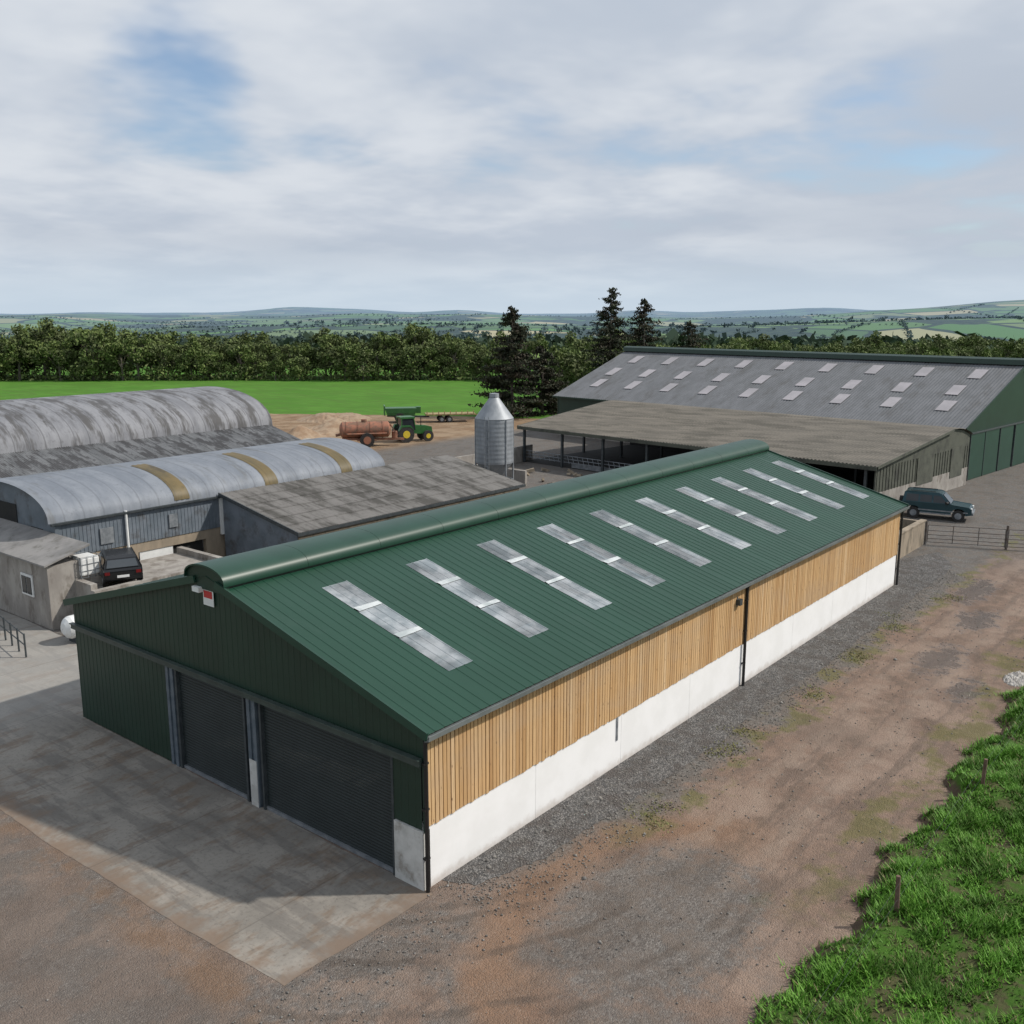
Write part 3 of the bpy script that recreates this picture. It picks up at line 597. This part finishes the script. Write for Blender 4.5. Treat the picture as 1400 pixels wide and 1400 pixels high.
# ------------------------------------------------------------------ big right shed (rotated frame)
th=math.atan2(.9945,.105)
BS=empty('long_grain_shed',(70.5,6.0,0),th)
Ld=45.5; Hd=13.; ZB=4.7; ZT=9.35
M_big=oldroof('grey_fibre_roof',(.155,.16,.17),(.125,.13,.137),(.10,.10,.10),(.3,1,1),0,.7,.5,.7,.7,.0)
g=G(); g.sheet((-.3,.5,ZB-.18),(1,0,0),Ld+.6,(0,-Hd-.5,ZT-ZB+.18),.3,.035,'sin',1); g.sheet((Ld+.3,-2*Hd-.5,ZB-.18),(-1,0,0),Ld+.6,(0,Hd+.5,ZT-ZB+.18),.3,.035,'sin',1); g.obj('roof_sheets',M_big,BS)
g=G()
def bz(v): return ZB+(ZT-ZB)*v/Hd
for v0 in(2.4,5.6,9.2):
    for i in range(9):
        x=2.4+i*4.9+(.5 if v0==5.6 else 0)
        g.quad((x,-v0,bz(v0)+.09),(x+1.15,-v0,bz(v0)+.09),(x+1.15,-v0-2.0,bz(v0+2.0)+.09),(x,-v0-2.0,bz(v0+2.0)+.09))
g.obj('rooflights',mat('pale_rooflight',(.38,.355,.37),(.30,.285,.295),.4,.5),BS)
g=G(); g.prism([(-Hd-.75,ZT-.1),(-Hd-.6,ZT+.35),(-Hd,ZT+.5),(-Hd+.6,ZT+.35),(-Hd+.75,ZT-.1)],-.4,Ld+.4,'x'); g.obj('ridge_cap',M_gclad,BS)
g=G(); gp=[(0,1.6),(0,ZB-.2),(-Hd,ZT-.1),(-2*Hd,ZB-.2),(-2*Hd,1.6)]
g.prism(gp,0,.15,'x'); g.prism(gp,Ld-.15,Ld,'x'); g.obj('gable_cladding',M_gclad,BS)
G().box(0,.2,-2*Hd,-.02,0,1.6).box(Ld-.2,Ld,-2*Hd,-.02,0,1.6).box(.2,Ld-.2,-.22,-.02,0,1.6).box(.2,Ld-.2,-2*Hd+.02,-2*Hd+.2,0,ZB-.3).obj('lower_walls',M_conc,BS)
G().box(.2,Ld-.2,-.12,-.0,1.6,ZB-.15).obj('side_cladding',M_gclad,BS)
g=G()
for v in(1.2,4.6,8.2,12.0): g.box(-.16,-.02,-v-3.2,-v,.05,3.9)
g.obj('sliding_doors',mat('door_green',(.013,.048,.03),(.016,.055,.036),1,.5),BS)
g=G()
for v in(1.15,4.5,8.1,11.9,15.4): g.box(-.2,-.0,-v-.0,-v+.06,.0,4.0)
g.box(-.22,-.02,-15.5,-1.1,3.92,4.02); g.obj('door_posts',M_dsteel,BS)
G().box(-.03,.4,-.3,.25,0,1.9).box(-.5,-.1,-16.6,-16.,0,1.4).obj('white_pier',M_white,BS)
g=G(); g.beam((-.32,.45,ZB-.25),(-.32,-Hd,ZT-.02),.08,.3); g.beam((-.32,-2*Hd-.45,ZB-.25),(-.32,-Hd,ZT-.02),.08,.3); g.box(-.3,Ld+.3,.5,.62,ZB-.32,ZB-.18); g.obj('barge_boards',M_gclad,BS)
LT=empty('open_cattle_lean_to',(70.5,6.0,0),th)
M_lt=oldroof('brown_fibre_roof',(.155,.14,.118),(.112,.103,.088),(.075,.07,.058),(1,.25,1),0,.9,.46,.64,.8,.0)
y0l,y1l,zl,zp=18.2,5.0,3.45,4.95; x0l,x1l=-1.0,34.
g=G().sheet((x0l,y0l,zl),(1,0,0),x1l-x0l,(0,y1l-y0l,zp-zl),.3,.05,'sin',3)
for (ya_,za_),(yb_,zb_) in zip([(5.0,4.95),(3.8,4.93),(2.4,4.75),(1.3,4.45)],[(3.8,4.93),(2.4,4.75),(1.3,4.45),(.65,4.15)]):
    g.sheet((x0l,ya_,za_),(1,0,0),x1l-x0l,(0,yb_-ya_,zb_-za_),.3,.05,'sin')
g.obj('roof_sheets',M_lt,LT)
M_lw=mat('greenish_grey_cladding',(.085,.09,.07),(.06,.065,.05),1,.8,dirt=(.04,.04,.035),ds=1.)
g=G(); g.prism([(17.9,1.5),(17.9,3.4),(5,4.88),(3.8,4.85),(2.4,4.66),(.9,4.2),(.9,1.5)],-.8,-.7,'x'); g.obj('end_cladding',M_lw,LT)
G().box(-.82,-.6,.9,17.9,0,1.5).obj('end_wall_base',M_conc,LT)
G().box(-.86,-.83,2.2,4.6,1.0,3.4).box(-.86,-.83,8,11,1.2,3.3).obj('end_doors',M_lw,LT)
g=G()
for i in range(34): g.box(-.84,-.805,1.2+i*.5,1.24+i*.5,1.5,3.3)
g.obj('cladding_battens',M_lw,LT)
G().box(x0l,x1l,y0l,y0l+.1,zl-.28,zl+.0).beam((x0l-.05,y0l,zl-.06),(x0l-.05,y1l,zp-.06),.06,.2).beam((x1l+.05,y0l,zl-.06),(x1l+.05,y1l,zp-.06),.06,.22).obj('fascia',M_lw,LT)
g=G()
for i in range(8):
    x=.0+i*4.8
    g.box(x-.1,x+.1,17.6,17.8,0,3.3); g.box(x-.1,x+.1,9,9.2,0,4.2); g.beam((x,17.7,3.25),(x,5,4.7),.12,.25)
g.obj('posts_and_rafters',M_dsteel,LT)
G().box(-.6,34,.9,1.1,0,4.1).box(-.6,34,1.2,17.5,.03,.06).obj('back_wall',M_dark,LT)  # wall and floor coloured near-black to imitate the dark under the roof
g=G()
for z in(.5,.8,1.1): g.cyl((0,17.4,z),(33.6,17.4,z),.03,n=6)
for i in range(56): g.cyl((.6*i,17.4,.4),(.6*i+.25,17.4,1.15),.025,n=6)
g.box(-.6,28,17.2,17.3,.0,.45); g.obj('feed_barrier',M_steel,LT)
T=empty('concrete_yard_wall'); G().box(40,58,41.5,41.75,0,1.5).box(46,46.25,33,41.5,0,1.3).box(40,46.2,26.8,27.05,0,1.4).obj('wall_panels',M_conc,T)
T=empty('yard_railing'); g=G()
for i in range(12): g.cyl((38+i*1.3,36.+i*.35,0),(38+i*1.3,36.+i*.35,1.3),.05,n=8)
for z in(.4,.8,1.2): g.cyl((38,36,z),(52.3,39.9,z),.03,n=6)
g.obj('rails',M_dsteel,T)
g=G()
for i in range(22): 
    a=random.uniform(48,54);c=random.uniform(24,38); g.beam((a,c,.05),(a+random.uniform(-.8,.8),c+random.uniform(-.8,.8),random.uniform(.1,.5)),random.uniform(.1,.4),random.uniform(.1,.3))
g.obj('stacked_timber',M_tan)
G().box(36.0,45.4,1.55,1.8,0,1.5).box(36.2,36.45,1.8,12,0,1.7).box(45.2,45.45,1.8,4.5,0,1.5).box(35.9,45.5,1.5,1.85,1.5,1.58).obj('block_wall',M_tan)
T=empty('field_gate'); g=G()
def gate(a,b_,h=1.25):
    a=Vector(a);b_=Vector(b_)
    for z in(.2,.42,.66,.92,h): g.cyl(a+Vector((0,0,z)),b_+Vector((0,0,z)),.022,n=8)
    for t in(0,.33,.66,1): p=a.lerp(b_,t); g.cyl(p+Vector((0,0,.15)),p+Vector((0,0,h)),.025,n=8)
gate((45.6,1.4,0),(47.2,-2.6,0)); gate((47.25,-2.75,0),(49.4,-7.2,0))
for p in((45.55,1.5),(47.22,-2.68),(49.45,-7.35)): g.cyl((*p,0),(*p,1.5),.07,n=10)
g.obj('bars_and_posts',mat('rusty_gate_steel',(.11,.085,.07),(.16,.15,.14),4,.6,.3),T)
T=empty('wire_fence'); g=G(); pp=[(-10,-9.7),(-2,-9.6),(5.8,-9.5),(13.5,-9.45),(21.3,-9.5),(29,-9.5),(37,-9.2),(45,-9.0),(49.5,-8)]
for x,y in pp:
    a,c=random.uniform(-.06,.06),random.uniform(-.05,.05); g.cyl((x,y,.0),(x+a,y+c,1.3),.06,.05,8)
g.obj('posts',mat('weathered_post',(.10,.06,.045),(.15,.095,.07),6,.9),T)
g=G()
for (a,b1_),(c,d1_) in zip(pp[:-1],pp[1:]):
    for z in(.75,1.15): g.cyl((a,b1_,z),(c,d1_,z),.0025,n=5)
g.obj('wires',M_dsteel,T)
# ------------------------------------------------------------------ vehicles
J=empty('off_road_car',(54.3,3.3,.02),math.atan2(-.985,.17))
M_teal=mat('dark_teal_paint',(.03,.07,.085),(.035,.08,.095),1.,.22,.4)
g=G(); prof=[(-2.2,.55),(-2.25,1.05),(-2.2,1.12),(.75,1.14),(1.1,1.1),(2.05,1.0),(2.2,.9),(2.22,.55),(1.9,.48),(1.82,.75),(1.65,.9),(1.35,.93),(1.1,.85),(.95,.62),(.9,.45),(-.95,.45),(-1.0,.62),(-1.12,.85),(-1.4,.93),(-1.7,.88),(-1.85,.7),(-1.9,.52)]
g.prism(prof,-.9,.9); g.obj('body',M_teal,J,bevel=.03)
g=G(); a=[(-2.15,1.13),(-2.05,1.78),(-1.9,1.84),(.1,1.84),(.3,1.78),(.9,1.13)]
v=[(x,y*(1 if z<1.3 else .84),z) for y in(-.88,.88) for x,z in a]; n=6
g.add(v,[tuple(range(n)),tuple(range(2*n-1,n-1,-1))]+[(i,(i+1)%n,n+(i+1)%n,n+i) for i in range(n)]); g.obj('cabin',M_teal,J,bevel=.03)
g=G()
for s_ in(-1,1):
    def P_(x,z): return (x,s_*(.88+(z-1.13)/.65*(-.14)+.012),z)
    for q in([(-1.95,1.2),(-1.9,1.68),(-1.15,1.68),(-1.15,1.2)],[(-1.05,1.2),(-1.05,1.68),(-.3,1.68),(-.3,1.2)],[(-.2,1.2),(-.2,1.68),(.22,1.68),(.68,1.2)]): g.quad(*[P_(*t) for t in q])
g.quad((.92,-.78,1.2),(.92,.78,1.2),(.40,.70,1.76),(.40,-.70,1.76)); g.quad((-2.17,-.72,1.22),(-2.17,.72,1.22),(-2.08,.66,1.7),(-2.08,-.66,1.7)); g.obj('windows',M_glass,J)
g=G();gh=G()
for x in(-1.42,1.42):
    for y in(-.8,.8): wheel(g,gh,x,y,.4,.26)
g.cyl((-2.26,.1,.98),(-2.46,.1,.98),.36,n=20); g.obj('wheels',M_tyre,J); gh.obj('hubs',M_steel,J)
G().box(2.1,2.34,-.85,.85,.5,.68).box(-2.36,-2.2,-.85,.85,.5,.66).box(-1.0,1.0,-.97,-.91,.42,.5).box(-1.,1.,.91,.97,.42,.5).box(-1.9,2.,-.915,-.903,.62,.70).box(-1.9,2.,.903,.915,.62,.70).obj('bumpers_and_steps',M_steel,J)
G().box(2.16,2.25,-.8,-.5,.76,.95).box(2.16,2.25,.5,.8,.76,.95).obj('headlights',M_wht,J)
G().cyl((.75,-.95,1.25),(.62,-1.1,1.25),.1,n=8).cyl((.75,.95,1.25),(.62,1.1,1.25),.1,n=8).beam((-1.7,-.6,1.9),(-.1,-.6,1.9),.04,.04).beam((-1.7,.6,1.9),(-.1,.6,1.9),.04,.04).obj('mirrors_and_rails',M_black,J)
M_jg=mat('tractor_green',(.02,.10,.025),(.03,.13,.03),2,.4); M_y=mat('yellow_paint',(.60,.45,.03),(.5,.38,.03),2,.5)
T=empty('tractor',(60.5,60.4,.02),R(-25)); G().prism([(.2,.9),(.2,1.75),(1.6,1.65),(2.3,1.5),(2.4,.8)],-.4,.4).box(-1.3,.2,-.45,.45,.7,1.3).obj('bonnet_and_chassis',M_jg,T,bevel=.04)
g=G();gh=G()
for y in(-.95,.95): wheel(g,gh,-.9,y,.9,.5,.5); wheel(g,gh,1.7,y*.9,.6,.38,.5)
g.obj('wheels',M_tyre,T); gh.obj('yellow_hubs',M_y,T)
G().prism([(-1.3,1.3),(-1.25,2.55),(.1,2.55),(.35,1.3)],-.72,.72).obj('cab_glass',M_glass,T)
g=G().box(-1.4,.25,-.8,.8,2.56,2.75)
for x,xx in((-1.3,-1.26),(.36,.12)):
    for y in(-.73,.73): g.beam((x,y,1.3),(xx,y,2.56),.09,.09)
for y in(-1.,1.): g.prism([(-1.75,1.3),(-1.5,1.85),(-.4,1.85),(-.05,1.4),(-.5,1.7),(-1.4,1.7)],y-.22,y+.22)
g.obj('cab_roof_and_fenders',M_jg,T); G().cyl((1.1,-.3,1.6),(1.1,-.3,2.6),.05,n=8).obj('exhaust',M_black,T)
M_rust=mat('faded_red_paint',(.32,.135,.08),(.24,.10,.065),1.5,.7,dirt=(.16,.10,.065),ds=1.5,dlo=.42,dhi=.62)
T=empty('slurry_tanker',(54.8,61.2,.02),R(-38)); g=G()
rs=[(-2.9,.05),(-2.85,.5),(-2.6,.85),(2.2,.85),(2.45,.5),(2.5,.05)]
for (x0,r0),(x1,r1) in zip(rs[:-1],rs[1:]): g.cyl((x0,0,1.75),(x1,0,1.75),r0,r1,28,False)
for x in(-2.2,-1,.3,1.6): g.cyl((x-.04,0,1.75),(x+.04,0,1.75),.9,n=28)
g.obj('barrel',M_rust,T,True); G().beam((-2.6,-.5,.85),(3.9,-.15,.65),.15,.2).beam((-2.6,.5,.85),(3.9,.15,.65),.15,.2).box(-1.1,.9,-1.,1.,.65,.8).cyl((-.3,0,2.6),(-.3,0,2.85),.3,n=14).cyl((2.9,0,.8),(2.9,0,1.5),.3,n=12).cyl((-3.3,0,1.2),(-2.8,0,1.3),.15,n=10).beam((2.4,-.4,2.3),(3.2,-.4,1.1),.12,.12).cyl((-2.2,-.95,1.4),(2.0,-.95,1.4),.09,n=8).obj('chassis',M_rust,T)
g=G();gh=G()
for y in(-1.05,1.05): wheel(g,gh,-.1,y,.75,.5)
g.obj('wheels',M_tyre,T); gh.obj('hubs',M_rust,T)
T=empty('green_farm_wagon',(73.,74.5,.02),R(-42)); G().prism([(-1.8,1.),(-2.1,1.9),(2.0,1.9),(1.7,1.)],-1.1,1.1).box(-2.2,-2.05,-1.15,1.15,1,2.2).box(1.9,2.5,-.5,.5,1.2,2.0).box(-1.9,1.8,-1.15,-1.1,1.3,1.4).obj('hopper',M_jg,T)
g=G();gh=G()
for y in(-1.2,1.2): wheel(g,gh,-.2,y,.65,.4)
g.obj('wheels',M_tyre,T); gh.obj('hubs',M_y,T); G().beam((-1.8,0,.85),(3.6,0,.7),.3,.2).beam((-.2,-1.2,.65),(-.2,1.2,.65),.14,.14).obj('chassis',M_dsteel,T)
T=empty('flat_trailer',(77.6,70.2,.02),R(-40)); g=G().box(-3.2,3.2,-1.15,1.15,.95,1.1).beam((3.2,0,.9),(4.8,0,.6),.12,.12)
for i in range(9): g.box(-3.15+i*.75,-3.05+i*.75,-1.2,-1.1,1.1,1.5)
g.obj('deck',mat('yellowed_timber',(.34,.26,.12),(.25,.19,.1),2,.8),T)
g=G();gh=G()
for x in(-1.2,-.2):
    for y in(-1.,1.): wheel(g,gh,x,y,.4,.3)
g.obj('wheels',M_tyre,T); gh.obj('hubs',M_steel,T)
def heap(name,x,y,rx,ry,h,mt,sd):
    r_=np.random.default_rng(sd); n=28; v=[];f=[]
    for i in range(n+1):
        for j in range(n+1):
            a,c=2*i/n-1,2*j/n-1; d=math.hypot(a,c); z=h*max(0,1-d)**.8*(1+.4*math.sin(5*a+sd)*math.cos(4*c))+r_.normal(0,.03)*(d<.95)
            v.append((x+a*rx,y+c*ry,z-.03 if d>.97 else z+.02))
    for i in range(n):
        for j in range(n): k=i*(n+1)+j; f.append((k,k+n+1,k+n+2,k+1))
    G().add(v,f).obj(name,mt)
M_soil=mat('brown_soil',(.24,.16,.10),(.32,.24,.165),1.,.95,bump=.5,bs=6)
heap('soil_heap',51,68,6,4,1.5,M_soil,1); heap('soil_heap',62,74,7,4,1.1,M_soil,2); heap('soil_heap',70,84,5,5,1.0,M_soil,4)
heap('rubble_heap',47.5,61.5,4.,2.2,1.4,mat('pale_rubble',(.42,.39,.35),(.25,.23,.2),3,.9,bump=.6,bs=8),3)
heap('stone_pile',24.6,-8.1,.9,.5,.22,mat('pale_rubble2',(.5,.48,.45),(.3,.28,.26),5,.9,bump=.6,bs=14),6)
# ------------------------------------------------------------------ trees
def leafmat(name,c1,c2,c3,cs=.35,ov=.45):
    m,nt,b=newmat(name); il=nt.isl(); P=nt.pos()
    c=nt.mix(il,c1,c2); c=nt.mix(nt.ss(nt.noise(P,cs,2,.6),.42,.62),c,c3); c=nt.mix(nt.m('MULTIPLY',nt.rnd(),ov),c,c3)
    setb(nt,b,c,.7,0,None,.2); return m
M_leaf=leafmat('spring_leaves',(.095,.145,.038),(.165,.21,.065),(.085,.105,.042))
M_con=leafmat('conifer_needles',(.024,.038,.022),(.048,.06,.033),(.042,.035,.023),.8)
M_bark=mat('bark',(.10,.085,.07),(.15,.13,.11),3,.95)
def broadleaf(name,H,Rc,nleaf,ls,base=.22,sd=1):
    g=G(); rr=random.Random(sd); lobes=[]
    top=Vector((rr.uniform(-.4,.4),rr.uniform(-.4,.4),H*.62)); g.cyl((0,0,-.2),tuple(top*.5),.3,.2,8,False); g.cyl(tuple(top*.5),tuple(top),.2,.08,8,False)
    NL=17
    for i in range(NL):
        t=rr.uniform(0,6.28); z=H*rr.uniform(base+.12,.90); q=(z/H-.52)/.48; rad=Rc*max(.1,(1-q*q))**.5*rr.uniform(.35,.9)
        c_=Vector((rad*math.cos(t),rad*math.sin(t),z)); lobes.append((c_,rr.uniform(.22,.40)*Rc))
        s_=top*min(1,rr.uniform(.4,.9)); g.cyl(tuple(s_),tuple(c_),.09,.03,6,False)
    C=[]
    for c_,r_ in lobes:
        n=int(nleaf/NL); d=rng.normal(size=(n,3)); d/=np.linalg.norm(d,axis=1)[:,None]; rad=r_*rng.uniform(.5,1.15,n)[:,None]
        C.append(np.array(c_)+d*rad*np.array([1.15,1.15,.8]))
    V,F=leafquads(np.concatenate(C),ls)
    e=fastmesh(name+'_crown',V,F,M_leaf); t=g.obj(name+'_trunk',M_bark); return e.data,t.data,e,t
vars_=[]
for i in range(7):
    cm,tm,e,t=broadleaf('tv%d'%i,random.uniform(9.4,12.2),random.uniform(3.8,5.4),2000,.29,random.choice([.05,.12,.25]),i+3)
    D.objects.remove(e); D.objects.remove(t); vars_.append((cm,tm))
def inst(par,x,y,s_,rz_,z=0,sz=1):
    cm,tm=random.choice(vars_)
    for nm,me in(('crown',cm),('trunk',tm)):
        o=D.objects.new(nm,me); SC.collection.objects.link(o); o.parent=par; o.location=(x,y,z); o.scale=(s_,s_,s_*sz); o.rotation_euler=(0,0,rz_)
TR=empty('background_tree_row')
d=Vector((.627,-.779)); nrm=Vector((.779,.627)); p0=Vector((76,195.5))
t=-80.
while t<104:
    for row in range(3):
        q=p0+d*(t+random.uniform(-1.8,1.8))+nrm*(row*6+random.uniform(-1.8,1.8)+1)
        fr=max(0,min(1,(t+10)/100)); s_=random.uniform(.8,1.14)*(1.04-.27*fr)*(1.0 if row else .85)*(1+.09*math.sin(t*.09)+.06*math.sin(t*.31))
        inst(TR,q.x,q.y,s_,random.uniform(0,6.28),0,random.uniform(.85,1.1))
    t+=4.6
n=8000; tt=rng.uniform(-90,108,n); oo=rng.normal(1.,1.6,n); Cc=np.stack([76+.627*tt+.779*oo,195.5-.779*tt+.627*oo,rng.gamma(2,.6,n)],1)
V,F=leafquads(Cc,.28); fastmesh('hedge_foot',V,F,M_leaf,TR)
T2=empty('farm_shelter_trees')
Fw=Vector((.778,.628)); Rw=Vector((.628,-.778)); c0=Vector((-15.47,-15.23))
def fr_(fw,rt): return c0+Fw*fw+Rw*rt
for fw,rt,s_ in((150,8,.75),(152,14,.7),(160,10,.85),(160,18,.75),(170,13,.9),(170,22,.8),(182,17,.85),(180,28,.8),(190,22,.9),(165,26,.7),(150,26,.62),(158,32,.66),(200,12,.85),(205,5,.8),(212,14,.9)):
    q=fr_(fw,rt); inst(T2,q.x,q.y,s_,random.uniform(0,6))
for i in range(70):
    fw=random.uniform(170,250); q=fr_(fw,fw*random.uniform(.14,.60)); inst(T2,q.x,q.y,random.uniform(.5,.85),random.uniform(0,6))
def conifer(name,x,y,H,Rb,n,sd,low=.03,pw=.75,dens=7,vr=.5):
    e=empty(name,(x,y,0)); r_=np.random.default_rng(sd); g=G(); g.cyl((0,0,-.1),(0,0,H*.97),.28,.03,8,False); C=[]
    nb=int(H*dens)
    for i in range(nb):
        z=H*(low+(1-low)*(i/nb)**.9); R_=Rb*(1-z/H)**pw*r_.uniform(1-vr,1.2)+.22; t=r_.uniform(0,6.283)
        k=int(n/nb*(.3+1.7*(1-z/H)))+6; u=r_.uniform(.12,1,k)**.75
        px_=R_*u*math.cos(t);py_=R_*u*math.sin(t); pz=z-.34*R_*u+.26*R_*u*u; sp=.13*R_*(.5+u*.7)+.04
        C.append(np.stack([px_+r_.normal(0,1,k)*sp,py_+r_.normal(0,1,k)*sp,pz+r_.normal(0,1,k)*.12-.22*u*r_.random(k)],1))
        g.cyl((0,0,z),(R_*.8*math.cos(t),R_*.8*math.sin(t),z-.12*R_),.05,.015,5,False)
    V,F=leafquads(np.concatenate(C),.15,.4); fastmesh('needles',V,F,M_con,e); g.obj('trunk',M_bark,e)
conifer('spruce_tree',87.2,67.6,14.6,4.8,14000,1,.03,.65,8,.5); conifer('spruce_tree',92.5,66.5,9.4,4.4,9000,5,.03,.55,8,.5)
conifer('pine_tree',106.4,64.5,17.4,4.6,7500,2,.3,.5,4.5,.65); conifer('pine_tree',110.,61.,15.8,5.0,7500,3,.25,.6,4.5,.6); conifer('pine_tree',119.5,58.5,12.6,3.6,3500,4,.4,.5,3.5,.6)
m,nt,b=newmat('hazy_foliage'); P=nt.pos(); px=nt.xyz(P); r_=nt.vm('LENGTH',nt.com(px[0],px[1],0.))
c=nt.mix(nt.isl(),(.03,.048,.02),(.06,.08,.032)); hz=nt.m('SUBTRACT',1.,nt.m('POWER',2.718,nt.m('DIVIDE',r_,-3600.))); c=nt.mix(hz,c,HZ); setb(nt,b,c,.95,0,None,.0)  # distance haze mixed into the leaf base colour too
pts=[]
for i in range(230):
    r0=math.exp(random.uniform(math.log(320),math.log(3200))); a0=R(random.uniform(-2,80)); x,y=r0*math.cos(a0),r0*math.sin(a0)
    hd=random.choice([R(20),R(110)])+random.uniform(-.35,.35); Lh=random.uniform(80,320)*(1+r0/1500); k=int(Lh/ (5+r0/260))
    for j in range(k):
        if random.random()<.05: continue
        pts.append((x+math.cos(hd)*Lh*j/k+random.gauss(0,2),y+math.sin(hd)*Lh*j/k+random.gauss(0,2),random.uniform(3.,6.5)))
for i in range(22):
    r0=math.exp(random.uniform(math.log(420),math.log(2400))); a0=R(random.uniform(0,75)); x,y=r0*math.cos(a0),r0*math.sin(a0); sp=random.uniform(22,50)*(1+r0/900)
    for j in range(80): pts.append((x+random.gauss(0,sp)*1.,y+random.gauss(0,sp),random.uniform(7,11)))
pts=np.array(pts); pts=pts[np.hypot(pts[:,0],pts[:,1])>300]; bz_=terr(pts[:,0],pts[:,1]); k=11
C=np.repeat(np.stack([pts[:,0],pts[:,1],bz_],1),k,0); hh=np.repeat(pts[:,2],k); dd=rng.normal(size=(len(C),3)); dd/=np.linalg.norm(dd,axis=1)[:,None]
C+=dd*(hh*.5)[:,None]*rng.uniform(.3,1,(len(C),1))*np.array([1.3,1.3,.8]); C[:,2]+=hh*.4
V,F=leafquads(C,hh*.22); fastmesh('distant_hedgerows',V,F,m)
